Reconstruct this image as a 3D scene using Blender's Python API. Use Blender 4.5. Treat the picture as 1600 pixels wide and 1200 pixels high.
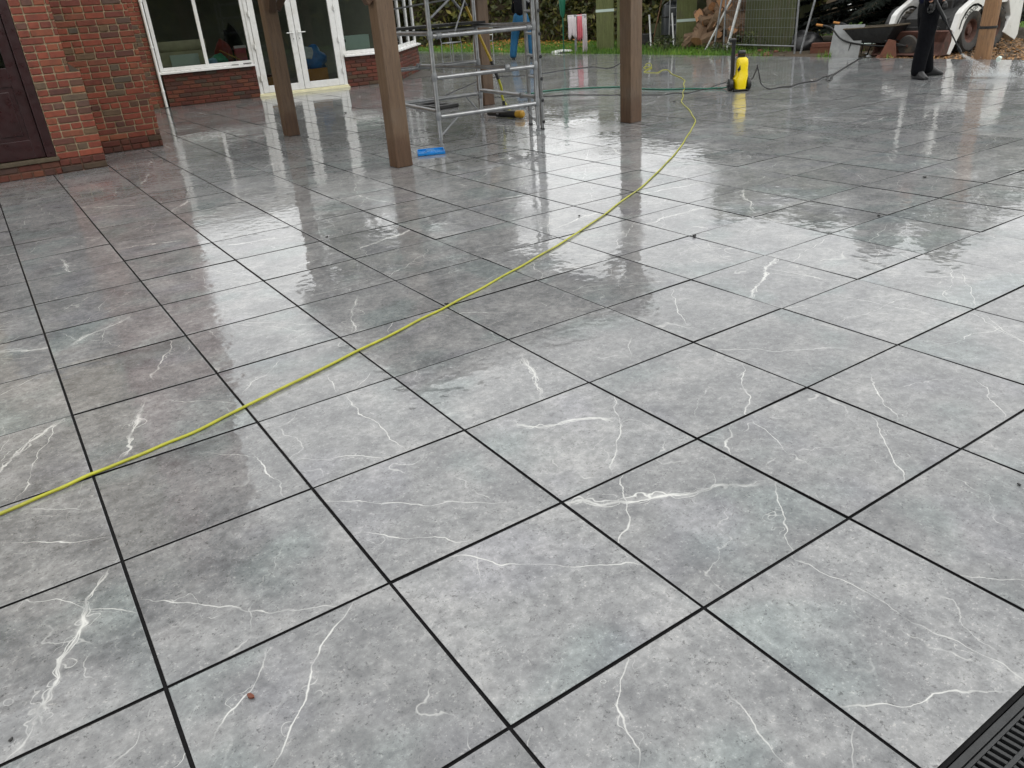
import bpy, bmesh, math, random
from mathutils import Vector, Matrix, noise as mnoise
random.seed(11)
R_ = math.radians
scene = bpy.context.scene
COL = scene.collection
for o in list(bpy.data.objects):
    bpy.data.objects.remove(o)

# ------------------------------------------------------------------ camera
# world: X along one joint direction of the paving, Y along the other, Z up, metres
cam_data = bpy.data.cameras.new('camera')
cam = bpy.data.objects.new('camera', cam_data)
COL.objects.link(cam)
right = Vector((0.82682882, -0.55825373, -0.06860668))
down = Vector((-0.30000885, -0.33455475, -0.89334641))
fwd = Vector((0.47576128, 0.75922717, -0.44410057))
M = Matrix((( right.x, -down.x, -fwd.x, 0.02652081),
            ( right.y, -down.y, -fwd.y, -1.63249385),
            ( right.z, -down.z, -fwd.z, 1.42270896),
            (0, 0, 0, 1)))
cam.matrix_world = M
cam_data.sensor_fit = 'HORIZONTAL'
cam_data.angle = R_(67.207)
cam_data.clip_start = 0.05
cam_data.clip_end = 1500
scene.camera = cam

# ------------------------------------------------------------------ world: overcast sky
world = bpy.data.worlds.new('World')
scene.world = world
world.use_nodes = True
wn, wl = world.node_tree.nodes, world.node_tree.links
wn.clear()
SUN_EL, SUN_AZ = 52, 150          # azimuth clockwise from +Y
sky = wn.new('ShaderNodeTexSky'); sky.sky_type = 'NISHITA'; sky.sun_disc = False
sky.sun_elevation = R_(SUN_EL); sky.sun_rotation = R_(SUN_AZ)
sky.air_density = 1.0; sky.dust_density = 4.0
tc = wn.new('ShaderNodeTexCoord')
cl = wn.new('ShaderNodeTexNoise'); cl.inputs['Scale'].default_value = 2.2; cl.inputs['Detail'].default_value = 6
wl.new(tc.outputs['Generated'], cl.inputs['Vector'])
cr = wn.new('ShaderNodeValToRGB')
cr.color_ramp.elements[0].position = .3; cr.color_ramp.elements[0].color = (11.0, 11.15, 11.1, 1)
cr.color_ramp.elements[1].position = .72; cr.color_ramp.elements[1].color = (15.9, 15.9, 15.6, 1)
wl.new(cl.outputs['Fac'], cr.inputs['Fac'])
mx = wn.new('ShaderNodeMix'); mx.data_type = 'RGBA'; mx.inputs['Factor'].default_value = .9
wl.new(sky.outputs['Color'], mx.inputs['A']); wl.new(cr.outputs['Color'], mx.inputs['B'])
bg = wn.new('ShaderNodeBackground'); bg.inputs['Strength'].default_value = 0.12
wl.new(mx.outputs['Result'], bg.inputs['Color'])
wo = wn.new('ShaderNodeOutputWorld'); wl.new(bg.outputs['Background'], wo.inputs['Surface'])

sd = bpy.data.lights.new('sun', 'SUN'); sd.energy = 0.7; sd.angle = R_(35); sd.color = (1, .97, .92)
sun = bpy.data.objects.new('sun', sd); COL.objects.link(sun)
sv = Vector((math.sin(R_(SUN_AZ))*math.cos(R_(SUN_EL)), math.cos(R_(SUN_AZ))*math.cos(R_(SUN_EL)), math.sin(R_(SUN_EL))))
sun.rotation_euler = sv.to_track_quat('Z', 'Y').to_euler()
sun.location = sv*30

cy = scene.cycles
cy.max_bounces = 6; cy.diffuse_bounces = 2; cy.glossy_bounces = 3; cy.transmission_bounces = 4; cy.transparent_max_bounces = 8
cy.caustics_reflective = False; cy.caustics_refractive = False; cy.use_adaptive_sampling = True; cy.adaptive_threshold = .02
vs = scene.view_settings
vs.view_transform = 'Standard'; vs.look = 'None'; vs.exposure = 0.0; vs.gamma = 1.0
vs.use_curve_mapping = False

# ------------------------------------------------------------------ helpers
def lin(r, g, b):
    f = lambda u: (u/255/12.92) if u/255 <= .04045 else ((u/255+.055)/1.055)**2.4
    return (f(r), f(g), f(b), 1)

class NT:
    """short-hand for building node trees"""
    def __init__(s, name):
        s.m = bpy.data.materials.new(name); s.m.use_nodes = True
        s.t = s.m.node_tree; s.n = s.t.nodes; s.l = s.t.links
        s.b = s.n['Principled BSDF']; s.out = s.n['Material Output']
    def set(s, sock, v):
        if isinstance(v, bpy.types.NodeSocket): s.l.new(v, sock)
        else: sock.default_value = v
    def math(s, op, a, b=0.0, c=0.0, clamp=False):
        n = s.n.new('ShaderNodeMath'); n.operation = op; n.use_clamp = clamp
        s.set(n.inputs[0], a); s.set(n.inputs[1], b); s.set(n.inputs[2], c)
        return n.outputs[0]
    def vec(s, op, a, b=(0,0,0), sc=None):
        n = s.n.new('ShaderNodeVectorMath'); n.operation = op
        s.set(n.inputs[0], a); s.set(n.inputs[1], b)
        if sc is not None: s.set(n.inputs['Scale'], sc)
        return n.outputs['Value'] if op in ('LENGTH', 'DOT_PRODUCT', 'DISTANCE') else n.outputs['Vector']
    def noise(s, vec, scale, detail=4, rough=.55, w=None, dist=0, out='Fac'):
        n = s.n.new('ShaderNodeTexNoise')
        if w is not None:
            n.noise_dimensions = '4D'; s.set(n.inputs['W'], w)
        if vec is not None: s.l.new(vec, n.inputs['Vector'])
        n.inputs['Scale'].default_value = scale; n.inputs['Detail'].default_value = detail
        n.inputs['Roughness'].default_value = rough; n.inputs['Distortion'].default_value = dist
        return n.outputs[out]
    def maprange(s, v, a, b, c=0.0, d=1.0, smooth=True):
        n = s.n.new('ShaderNodeMapRange'); n.interpolation_type = 'SMOOTHSTEP' if smooth else 'LINEAR'
        s.set(n.inputs['Value'], v); s.set(n.inputs['From Min'], a); s.set(n.inputs['From Max'], b)
        s.set(n.inputs['To Min'], c); s.set(n.inputs['To Max'], d)
        return n.outputs['Result']
    def mix(s, f, a, b, mode='MIX'):
        n = s.n.new('ShaderNodeMix'); n.data_type = 'RGBA'; n.blend_type = mode
        s.set(n.inputs['Factor'], f); s.set(n.inputs['A'], a); s.set(n.inputs['B'], b)
        return n.outputs['Result']
    def ramp(s, f, stops):
        n = s.n.new('ShaderNodeValToRGB'); s.set(n.inputs['Fac'], f)
        e = n.color_ramp.elements
        while len(e) < len(stops): e.new(.5)
        for k, (p, c) in enumerate(stops): e[k].position = p; e[k].color = c
        return n.outputs['Color']
    def coord(s, kind='Object'):
        return s.n.new('ShaderNodeTexCoord').outputs[kind]
    def bump(s, h, strength, dist=.01, normal=None):
        n = s.n.new('ShaderNodeBump'); n.inputs['Strength'].default_value = strength
        n.inputs['Distance'].default_value = dist; s.l.new(h, n.inputs['Height'])
        if normal is not None: s.l.new(normal, n.inputs['Normal'])
        return n.outputs['Normal']

MATS = {}
def mat(name, col, rough=.6, var=.25, scale=9, metal=0, bump=0, bscale=60, rnd=0, spec=None, dirt=None, stretch=None, coat=0):
    """procedural material: base colour with noise variation, optional random per object, dirt tint, bump"""
    if name in MATS: return MATS[name]
    t = NT(name)
    co = t.coord('Object')
    if stretch:
        mp = t.n.new('ShaderNodeMapping'); mp.inputs['Scale'].default_value = stretch
        t.l.new(co, mp.inputs['Vector']); co = mp.outputs['Vector']
    oi = t.n.new('ShaderNodeObjectInfo')
    n1 = t.noise(co, scale, 6, .6, w=t.math('MULTIPLY', oi.outputs['Random'], 40))
    dark = tuple(c*(1-var) for c in col[:3])+(1,); light = tuple(min(1, c*(1+var)) for c in col[:3])+(1,)
    c = t.ramp(n1, [(.3, dark), (.7, light)])
    if dirt:
        n2 = t.noise(co, scale*.35, 5, .7)
        c = t.mix(t.maprange(n2, .48, .75), c, dirt)
    if rnd:
        v = t.math('MULTIPLY_ADD', oi.outputs['Random'], rnd*2, 1-rnd)
        hs = t.n.new('ShaderNodeHueSaturation'); t.set(hs.inputs['Color'], c); t.set(hs.inputs['Value'], v)
        c = hs.outputs['Color']
    t.set(t.b.inputs['Base Color'], c)
    n3 = t.noise(co, scale*2.3, 4)
    t.set(t.b.inputs['Roughness'], t.maprange(n3, .2, .8, max(0, rough-.1), min(1, rough+.1)))
    t.b.inputs['Metallic'].default_value = metal
    if spec is not None: t.b.inputs['Specular IOR Level'].default_value = spec
    if coat: t.b.inputs['Coat Weight'].default_value = coat
    if bump:
        t.set(t.b.inputs['Normal'], t.bump(t.noise(co, bscale, 5, .6), bump))
    MATS[name] = t.m
    return t.m

def wpos(o):
    p = Vector((0, 0, 0))
    while o is not None:
        p += o.location; o = o.parent
    return p

class MB:
    """collects shapes; build() links them as ONE mesh object"""
    def __init__(s): s.v = []; s.f = []
    def add(s, vs_, fs):
        k = len(s.v); s.v += [Vector(p) for p in vs_]; s.f += [tuple(i+k for i in q) for q in fs]; return s
    def box(s, x0, x1, y0, y1, z0, z1, m=None):
        p = [Vector((x, y, z)) for z in (z0, z1) for y in (y0, y1) for x in (x0, x1)]
        if m is not None: p = [m @ q for q in p]
        return s.add(p, [(0,2,3,1), (4,5,7,6), (0,1,5,4), (2,6,7,3), (0,4,6,2), (1,3,7,5)])
    def bar(s, p0, p1, w, h, up=(0,0,1)):
        p0, p1 = Vector(p0), Vector(p1); d = (p1-p0); L = d.length; d.normalize()
        u = Vector(up); sd_ = d.cross(u)
        if sd_.length < 1e-4: sd_ = d.cross(Vector((0,1,0)))
        sd_.normalize(); u = sd_.cross(d)
        m = Matrix(((d.x, sd_.x, u.x, p0.x), (d.y, sd_.y, u.y, p0.y), (d.z, sd_.z, u.z, p0.z), (0,0,0,1)))
        return s.box(0, L, -w/2, w/2, -h/2, h/2, m)
    def tube(s, p0, p1, r0, r1=None, n=12, cap=True):
        r1 = r0 if r1 is None else r1
        return s.path([p0, p1], [r0, r1], n, cap)
    def path(s, pts, r, n=8, cap=True):
        pts = [Vector(p) for p in pts]; N = len(pts)
        rs = r if isinstance(r, (list, tuple)) else [r]*N
        k = len(s.v); ref = None
        for i, p in enumerate(pts):
            d = (pts[min(i+1, N-1)]-pts[max(i-1, 0)]).normalized()
            if ref is None:
                ref = Vector((0,0,1)) if abs(d.z) < .9 else Vector((1,0,0))
            a = d.cross(ref).normalized(); b = a.cross(d).normalized(); ref = b
            for j in range(n):
                t = 2*math.pi*j/n
                s.v.append(p+(a*math.cos(t)+b*math.sin(t))*rs[i])
        for i in range(N-1):
            for j in range(n):
                s.f.append((k+i*n+j, k+i*n+(j+1) % n, k+(i+1)*n+(j+1) % n, k+(i+1)*n+j))
        if cap:
            s.f.append(tuple(k+j for j in reversed(range(n)))); s.f.append(tuple(k+(N-1)*n+j for j in range(n)))
        return s
    def lathe(s, prof, c=(0,0,0), axis=(0,0,1), n=24, cap=True):
        """profile of (radius, along axis)"""
        ax = Vector(axis).normalized(); c = Vector(c)
        a = ax.orthogonal().normalized(); b = ax.cross(a); k = len(s.v)
        for r, h in prof:
            for j in range(n):
                t = 2*math.pi*j/n; s.v.append(c+ax*h+(a*math.cos(t)+b*math.sin(t))*max(r, 1e-4))
        for i in range(len(prof)-1):
            for j in range(n):
                s.f.append((k+i*n+j, k+i*n+(j+1) % n, k+(i+1)*n+(j+1) % n, k+(i+1)*n+j))
        if cap:
            s.f.append(tuple(k+j for j in reversed(range(n)))); s.f.append(tuple(k+(len(prof)-1)*n+j for j in range(n)))
        return s
    def prism(s, poly, off):
        off = Vector(off); n = len(poly)
        return s.add([Vector(p) for p in poly]+[Vector(p)+off for p in poly],
                     [tuple(reversed(range(n))), tuple(range(n, 2*n))]+[(i, (i+1) % n, n+(i+1) % n, n+i) for i in range(n)])
    def mesh(s, name):
        me = bpy.data.meshes.new(name); me.from_pydata([tuple(v) for v in s.v], [], s.f); me.update()
        bm = bmesh.new(); bm.from_mesh(me); bmesh.ops.recalc_face_normals(bm, faces=bm.faces); bm.to_mesh(me); bm.free()
        return me
    def build(s, name, material, parent=None, smooth=False, bevel=0, local=True):
        if parent is not None and not local:
            w = wpos(parent); s.v = [v-w for v in s.v]
        me = s.mesh(name)
        if material: me.materials.append(material)
        if smooth:
            me.shade_smooth(); me.set_sharp_from_angle(angle=R_(40))
        o = bpy.data.objects.new(name, me); COL.objects.link(o)
        if parent: o.parent = parent
        if bevel:
            b = o.modifiers.new('bevel', 'BEVEL'); b.width = bevel; b.segments = 2; b.limit_method = 'ANGLE'
        return o

def tag(o, label, cat, group=None):
    o['label'] = label; o['category'] = cat
    if group: o['group'] = group
    return o
def thing(name, label, cat, loc=(0,0,0), rz=0, group=None):
    o = bpy.data.objects.new(name, None); o.empty_display_size = .1; COL.objects.link(o)
    o.location = loc; o.rotation_euler = (0, 0, rz)
    return tag(o, label, cat, group)
def struct(o): o['kind'] = 'structure'; return o
def stuff(o): o['kind'] = 'stuff'; return o
def copy_tree(o, parent=None):
    c = o.copy(); COL.objects.link(c)
    if parent is not None: c.parent = parent
    for ch in list(o.children): copy_tree(ch, c)
    return c
def catmull(pts, k=6, z=0.0):
    P = [Vector((p[0], p[1], p[2] if len(p) > 2 else z)) for p in pts]; out = []
    for i in range(len(P)-1):
        a, b, c, d = P[max(i-1,0)], P[i], P[i+1], P[min(i+2,len(P)-1)]
        for j in range(k):
            t = j/k
            out.append(.5*((2*b)+(c-a)*t+(2*a-5*b+4*c-d)*t*t+(3*b-a-3*c+d)*t**3))
    out.append(P[-1]); return out
# ------------------------------------------------------------------ materials
BUMP = .165
TILE_A, TILE_B, TILE_C = lin(93,94,96), lin(112,113,114), lin(131,131,131)
def tile_material(name, joined):
    """wet grey porcelain: cloudy greys, flecks, white veins; per-tile numbers come from the object (or, for the joined far tiles, from mesh attributes)"""
    t = NT(name)
    def attr(nm, typ):
        a = t.n.new('ShaderNodeAttribute'); a.attribute_type = typ; a.attribute_name = nm; return a
    if joined:
        loc = attr('tl', 'GEOMETRY').outputs['Vector']; seed = attr('seed', 'GEOMETRY').outputs['Fac']
        va = attr('va', 'GEOMETRY'); vb = attr('vb', 'GEOMETRY'); vc = attr('vc', 'GEOMETRY'); vw = attr('vw', 'GEOMETRY').outputs['Vector']
    else:
        loc = t.coord('Object'); seed = attr('seed', 'OBJECT').outputs['Fac']
        va = attr('va', 'OBJECT'); vb = attr('vb', 'OBJECT'); vc = attr('vc', 'OBJECT'); vw = attr('vw', 'OBJECT').outputs['Vector']
    sp = t.n.new('ShaderNodeSeparateXYZ'); t.l.new(loc, sp.inputs[0])
    cb = t.n.new('ShaderNodeCombineXYZ'); t.l.new(sp.outputs[0], cb.inputs[0]); t.l.new(sp.outputs[1], cb.inputs[1])
    P = cb.outputs[0]
    sw = t.n.new('ShaderNodeSeparateXYZ'); t.l.new(vw, sw.inputs[0])
    s1 = t.math('MULTIPLY', seed, 37.0)
    PS = t.n.new('ShaderNodeCombineXYZ'); t.l.new(sp.outputs[0], PS.inputs[0]); t.l.new(sp.outputs[1], PS.inputs[1]); t.l.new(s1, PS.inputs[2])
    PS = PS.outputs[0]                              # plan position, with the tile's own number as third coordinate
    def chans(scale, detail, rough):
        q = t.n.new('ShaderNodeSeparateColor'); t.l.new(t.noise(PS, scale, detail, rough, out='Color'), q.inputs[0]); return q.outputs
    def warp(scale, amp, detail, rough):
        return t.vec('SCALE', t.vec('SUBTRACT', t.noise(PS, scale, detail, rough, out='Color'), (.5, .5, .5)), sc=amp)
    W = t.vec('ADD', warp(6.0, .12, 2, .42), warp(27, .017, 2, .55))
    mod = chans(9, 1, .5)
    flat = t.n.new('ShaderNodeCombineXYZ'); flat.inputs[0].default_value = 1; flat.inputs[1].default_value = 1
    W = t.vec('MULTIPLY', W, (1, 1, 0))
    X = t.vec('MULTIPLY', warp(10, .12, 2, .55), (1, 1, 0))
    def line(att, w, wv, wid=1.0):
        x0 = t.n.new('ShaderNodeSeparateXYZ'); t.l.new(att.outputs['Vector'], x0.inputs[0])
        # ends: (x0, y0) in vector xy, (x1, y1) in z and alpha
        a = t.n.new('ShaderNodeCombineXYZ'); t.l.new(x0.outputs[0], a.inputs[0]); t.l.new(x0.outputs[1], a.inputs[1])
        b = t.n.new('ShaderNodeCombineXYZ'); t.l.new(x0.outputs[2], b.inputs[0]); t.l.new(att.outputs['Alpha'], b.inputs[1])
        d = t.vec('SUBTRACT', b.outputs[0], a.outputs[0]); L = t.vec('LENGTH', d); u = t.vec('NORMALIZE', d)
        rel = t.vec('SUBTRACT', t.vec('ADD', P, wv), a.outputs[0])
        tt = t.vec('DOT_PRODUCT', rel, u)
        pr = t.vec('LENGTH', t.vec('SUBTRACT', rel, t.vec('SCALE', u, sc=tt)))
        ww = t.math('MULTIPLY', t.math('MULTIPLY', w, wid), t.maprange(mod[0], .3, .7, .55, 1.3))
        core = t.maprange(pr, 0.0, ww, 1.0, 0.0)
        e0 = t.maprange(tt, -.05, .10); e1 = t.maprange(tt, t.math('SUBTRACT', L, .10), t.math('ADD', L, .05), 1.0, 0.0)
        return t.math('MULTIPLY', core, t.math('MULTIPLY', e0, e1))
    lA = line(va, sw.outputs[0], W)
    lB = line(vb, sw.outputs[1], W)
    lC = line(vc, sw.outputs[2], W)
    bund = t.maprange(sw.outputs[0], .0052, .0066)         # braided companions of a broad vein
    lA2 = t.math('MULTIPLY', line(va, sw.outputs[0], t.vec('ADD', W, X), .62), bund)
    lA3 = t.math('MULTIPLY', line(va, sw.outputs[0], t.vec('SUBTRACT', W, t.vec('SCALE', X, sc=.7)), .5), bund)
    lA4 = t.math('MULTIPLY', line(va, sw.outputs[0], t.vec('ADD', W, t.vec('SCALE', X, sc=.4)), 2.2), t.math('MULTIPLY', bund, t.maprange(mod[1], .40, .65, .08, .4)))
    vein = t.math('MAXIMUM', t.math('MAXIMUM', lA, lB), lC)
    vein = t.math('MAXIMUM', vein, t.math('MAXIMUM', t.math('MAXIMUM', lA2, lA3), lA4))
    lB2 = t.math('MULTIPLY', line(vb, sw.outputs[1], t.vec('ADD', W, t.vec('SCALE', X, sc=2.3)), .7), .6)
    lA5 = t.math('MULTIPLY', line(va, sw.outputs[0], t.vec('SUBTRACT', W, t.vec('SCALE', X, sc=2.6)), .6), .6)
    vein = t.math('MULTIPLY', vein, t.maprange(mod[2], .30, .55, .35, 1.0))
    vein = t.math('MAXIMUM', vein, t.math('MULTIPLY', t.math('MAXIMUM', lB2, lA5), t.maprange(mod[1], .45, .6)))
    # long faint hairlines
    hv = t.noise(t.vec('ADD', PS, t.vec('SCALE', W, sc=1.9)), 1.5, 1.5, .4)
    h1 = t.maprange(t.math('ABSOLUTE', t.math('SUBTRACT', hv, .44)), 0.0, .0026, 1.0, 0.0); h2 = t.maprange(t.math('ABSOLUTE', t.math('SUBTRACT', hv, .57)), 0.0, .0024, 1.0, 0.0)
    hair = t.math('MULTIPLY', t.math('MAXIMUM', h1, t.math('MULTIPLY', h2, .35)), t.maprange(mod[1], .44, .64, .04, .46))
    vein = t.math('MAXIMUM', vein, hair)
    # cloudy ground, flecks, pits
    big = chans(4.5, 4, .66); mid = chans(30, 5, .78); fin = chans(115, 3, .75)
    base = t.ramp(big[0], [(.30, TILE_A), (.5, TILE_B), (.72, TILE_C)])
    base = t.mix(t.math('MULTIPLY', t.maprange(mid[0], .36, .66, smooth=False), .8), base, t.mix(1.0, base, (1.75, 1.75, 1.73, 1), 'MULTIPLY'))
    base = t.mix(t.math('MULTIPLY', t.maprange(mid[1], .58, .40, smooth=False), .42), base, t.mix(1.0, base, (.62, .62, .63, 1), 'MULTIPLY'))
    flk = t.math('MULTIPLY', t.maprange(fin[0], .54, .66), t.maprange(mid[0], .44, .62))
    base = t.mix(t.math('MULTIPLY', flk, .65), base, lin(174,172,169))
    dk = t.math('MULTIPLY', t.maprange(fin[1], .54, .64), t.maprange(mid[2], .45, .58))
    base = t.mix(t.math('MULTIPLY', dk, .7), base, lin(58,58,58))
    tint = chans(2.1, 2, .5)
    base = t.mix(t.math('MULTIPLY', t.maprange(tint[0], .53, .68), .55), base, t.mix(1.0, base, (.86, 1.01, .99, 1), 'MULTIPLY'))
    base = t.mix(t.math('MULTIPLY', t.maprange(tint[1], .55, .70), .4), base, t.mix(1.0, base, (.94, .93, 1.04, 1), 'MULTIPLY'))
    hs = t.n.new('ShaderNodeHueSaturation'); t.set(hs.inputs['Color'], base)
    wnz = t.n.new('ShaderNodeTexWhiteNoise'); wnz.noise_dimensions = '1D'; t.set(wnz.inputs['W'], s1)
    t.set(hs.inputs['Value'], t.math('MULTIPLY_ADD', wnz.outputs['Value'], .26, .87)); base = hs.outputs['Color']
    col = t.mix(t.math('MULTIPLY', vein, .78), base, lin(216,216,212))
    t.set(t.b.inputs['Base Color'], col)
    # water film: nearly everywhere, broken; riven relief shows as ripples in the reflections
    G = t.n.new('ShaderNodeNewGeometry').outputs['Position']
    wet = t.maprange(t.noise(G, .8, 2, .6), .36, .60)
    t.b.inputs['Roughness'].default_value = .5
    t.b.inputs['Specular IOR Level'].default_value = .08
    nb = t.bump(t.math('MULTIPLY', t.noise(PS, 13, 1.6, .5), t.maprange(t.noise(G, 1.7, 2, .5), .34, .62, .5, 1.15)), BUMP, .010)
    t.b.inputs['Coat Weight'].default_value = 1.0
    t.set(t.b.inputs['Coat Roughness'], t.math('MULTIPLY_ADD', wet, -.10, .13)); t.b.inputs['Coat IOR'].default_value = 1.52
    t.set(t.b.inputs['Coat Normal'], nb)
    return t.m

def brick_material(name, wetdark=1.0):
    t = NT(name)
    oi = t.n.new('ShaderNodeObjectInfo'); co = t.coord('Object'); r = oi.outputs['Random']
    k = wetdark
    d = lambda *c: tuple(x*k for x in lin(*c)[:3])+(1,)
    c = t.ramp(r, [(0, d(120,55,38)), (.25, d(138,67,45)), (.45, d(108,51,37)), (.62, d(140,78,50)), (.74, d(88,52,43)), (.84, d(104,80,56)), (.92, d(84,74,62)), (1, d(112,52,40))])
    n = t.noise(co, 14, 6, .7, w=t.math('MULTIPLY', r, 50))
    c = t.mix(t.maprange(n, .35, .75), c, t.mix(1.0, c, (.6, .6, .62, 1), 'MULTIPLY'))
    n2 = t.noise(co, 60, 4, .7, w=t.math('MULTIPLY', r, 70))
    c = t.mix(t.math('MULTIPLY', t.maprange(n2, .6, .75), .35), c, d(168,130,100))
    t.set(t.b.inputs['Base Color'], c); t.b.inputs['Roughness'].default_value = .62
    t.set(t.b.inputs['Normal'], t.bump(t.noise(co, 55, 6, .7, w=t.math('MULTIPLY', r, 30)), .5, .006))
    return t.m
def glass_material():
    t = NT('window_glass')
    tr = t.n.new('ShaderNodeBsdfTransparent'); tr.inputs['Color'].default_value = (.82, .86, .84, 1)
    gl = t.n.new('ShaderNodeBsdfGlossy'); gl.inputs['Roughness'].default_value = .02
    fr = t.n.new('ShaderNodeFresnel'); fr.inputs['IOR'].default_value = 1.5
    ms = t.n.new('ShaderNodeMixShader'); t.l.new(fr.outputs[0], ms.inputs[0]); t.l.new(tr.outputs[0], ms.inputs[1]); t.l.new(gl.outputs[0], ms.inputs[2])
    t.l.new(ms.outputs[0], t.out.inputs['Surface'])
    return t.m
def wood_material(name, a, b, rough=.55, sc=(14, 14, 1.1), damp=False):
    t = NT(name)
    co = t.coord('Object'); oi = t.n.new('ShaderNodeObjectInfo')
    mp = t.n.new('ShaderNodeMapping'); mp.inputs['Scale'].default_value = sc; t.l.new(co, mp.inputs['Vector'])
    n = t.noise(mp.outputs[0], 2.6, 8, .68, w=t.math('MULTIPLY', oi.outputs['Random'], 30), dist=.6)
    c = t.ramp(n, [(.28, a), (.72, b)])
    n2 = t.noise(co, 2.1, 5, .65, w=t.math('MULTIPLY', oi.outputs['Random'], 60))
    c = t.mix(t.math('MULTIPLY', t.maprange(n2, .5, .72), .5), c, lin(98,88,78))
    n3 = t.noise(mp.outputs[0], 9, 3, .6)
    c = t.mix(t.math('MULTIPLY', t.maprange(n3, .60, .68), .55), c, lin(40,30,23))
    if damp:                                        # water soaked up from the wet paving: a tide mark at the foot
        sx = t.n.new('ShaderNodeSeparateXYZ'); t.l.new(co, sx.inputs[0])
        tide = t.maprange(t.math('MULTIPLY_ADD', t.noise(co, 5, 4, .6), .5, sx.outputs[2]), .38, .62, 1.0, 0.0)
        c = t.mix(t.math('MULTIPLY', tide, .8), c, t.mix(1.0, c, (.62, .5, .42, 1), 'MULTIPLY'))
    t.set(t.b.inputs['Base Color'], c); t.b.inputs['Roughness'].default_value = rough
    t.set(t.b.inputs['Normal'], t.bump(t.math('ADD', n, n3), .5, .005))
    return t.m
def leaf_material(name, a, b, c3=None):
    t = NT(name)
    g = t.n.new('ShaderNodeNewGeometry')
    r = g.outputs['Random Per Island']
    stops = [(0, a), (.6, b)] + ([(1, c3)] if c3 else [])
    c = t.ramp(r, stops)
    n = t.noise(g.outputs['Position'], .8, 3)
    c = t.mix(t.maprange(n, .4, .65), c, t.mix(1.0, c, (1.5, 1.4, 1.1, 1), 'MULTIPLY'))
    t.set(t.b.inputs['Base Color'], c); t.b.inputs['Roughness'].default_value = .55
    return t.m

M_TILE = tile_material('wet_tile', False)
M_TILE_FAR = tile_material('wet_tile_joined', True)
M_JOINT = mat('joint_black', (.008, .008, .0085, 1), .85, .3, 20, bump=.4, bscale=120, spec=.15)
M_BRICKW = brick_material('damp_brick', .5); M_BRICK = brick_material('house_brick'); M_BRICK2 = brick_material('dwarf_wall_brick', .6)
M_MORTAR = mat('mortar', lin(172,154,126), .85, .2, 30, bump=.5, bscale=150, dirt=lin(140,124,96))
M_MORTAR2 = mat('mortar_dark', lin(100,74,60), .85, .3, 30, bump=.5, bscale=150)
M_GLASS = glass_material()
M_WHITE = mat('white_upvc', (.82, .83, .82, 1), .28, .04, 5, dirt=(.70, .70, .66, 1))
M_CREAM = mat('aged_upvc', lin(226,222,190), .4, .1, 8)
M_MAROON = mat('maroon_paint', lin(42,17,19), .34, .25, 6, bump=.1, bscale=40)
M_STONE = mat('stone_sill', lin(76,66,50), .7, .3, 14, bump=.4, bscale=70, dirt=lin(60,52,36))
M_WOOD = wood_material('pergola_timber', lin(80,62,47), lin(114,93,73), .5, damp=True)
M_POLE = wood_material('pole_timber', lin(112,80,54), lin(158,122,86), .6)
M_ALU = mat('aluminium_tube', (.36, .37, .38, 1), .36, .25, 12, metal=.85, dirt=(.25, .25, .245, 1), bump=.08, bscale=90)
M_ALU2 = mat('dull_galvanised', (.27, .28, .29, 1), .5, .25, 14, metal=.6)
M_BLACKP = mat('black_plastic', (.012, .012, .013, 1), .38, .3, 20, bump=.1)
M_RUBBER = mat('tyre_rubber', (.028, .026, .024, 1), .75, .4, 12, bump=.3, bscale=50, dirt=lin(84,72,56))
M_YELLOW = mat('yellow_plastic', (.82, .62, .004, 1), .3, .06, 6)
M_YHOSE = mat('yellow_hose', lin(164,164,40), .4, .16, 14, dirt=lin(126,126,56))
M_GHOSE = mat('green_hose', lin(16,98,76), .35, .2, 12)
M_BLUE = mat('blue_plastic', lin(22,122,196), .3, .1, 8)
M_GRATE = mat('black_grate', (.016, .017, .018, 1), .42, .35, 30, bump=.25, bscale=130)
M_SOIL = mat('soil', lin(70,58,42), .9, .4, 8, bump=.8, bscale=30)
M_INT = mat('interior_plaster', lin(92,93,84), .8, .12, 2)
M_INTF = mat('interior_floor', lin(66,62,56), .6, .2, 6)
M_CREAMF = mat('cream_fabric', lin(196,188,160), .8, .1, 10)
M_PALE = mat('pale_panel', lin(206,222,214), .5, .05, 6)
M_CARD = mat('cardboard', lin(176,122,62), .8, .12, 8)
M_RED = mat('red_plastic', lin(170,44,38), .45, .2, 8)
M_TEAL = mat('teal_plastic', lin(40,130,104), .45, .2, 8)
M_NAVY = mat('navy_cloth', lin(16,20,42), .95, .35, 16, spec=.12, bump=.5, bscale=60)
M_TROUS = mat('black_cloth', lin(11,12,16), .95, .35, 16, spec=.12, bump=.5, bscale=60)
M_SKIN = mat('skin', lin(196,150,126), .55, .08, 10)
M_HAIR = mat('hair', lin(52,38,28), .6, .3, 40)
M_BTROUS = mat('blue_workwear', lin(14,80,116), .8, .18, 14, bump=.3, bscale=60)
M_REDCL = mat('red_cloth', lin(128,26,40), .8, .2, 14)
M_SHOE = mat('black_leather', (.014, .014, .015, 1), .45, .3, 20)
M_WPAINT = mat('white_machine_paint', (.72, .72, .70, 1), .35, .06, 5, dirt=(.52, .50, .45, 1))
M_RUST = mat('rusty_steel', lin(78,48,38), .8, .4, 10, bump=.4, bscale=40, dirt=lin(56,44,36))
M_DKMET = mat('dark_metal', (.03, .03, .03, 1), .5, .4, 12, metal=.4)
M_CONC = mat('grey_slab', lin(150,152,152), .55, .2, 9, bump=.1)
M_GREENW = wood_material('green_stained_board', lin(84,92,52), lin(126,130,84), .8)
M_OLIVE = wood_material('olive_cladding', lin(60,66,40), lin(86,90,56), .8)
M_LOG = wood_material('bark_log', lin(92,72,56), lin(148,122,96), .85, (1.5, 12, 12))
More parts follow.
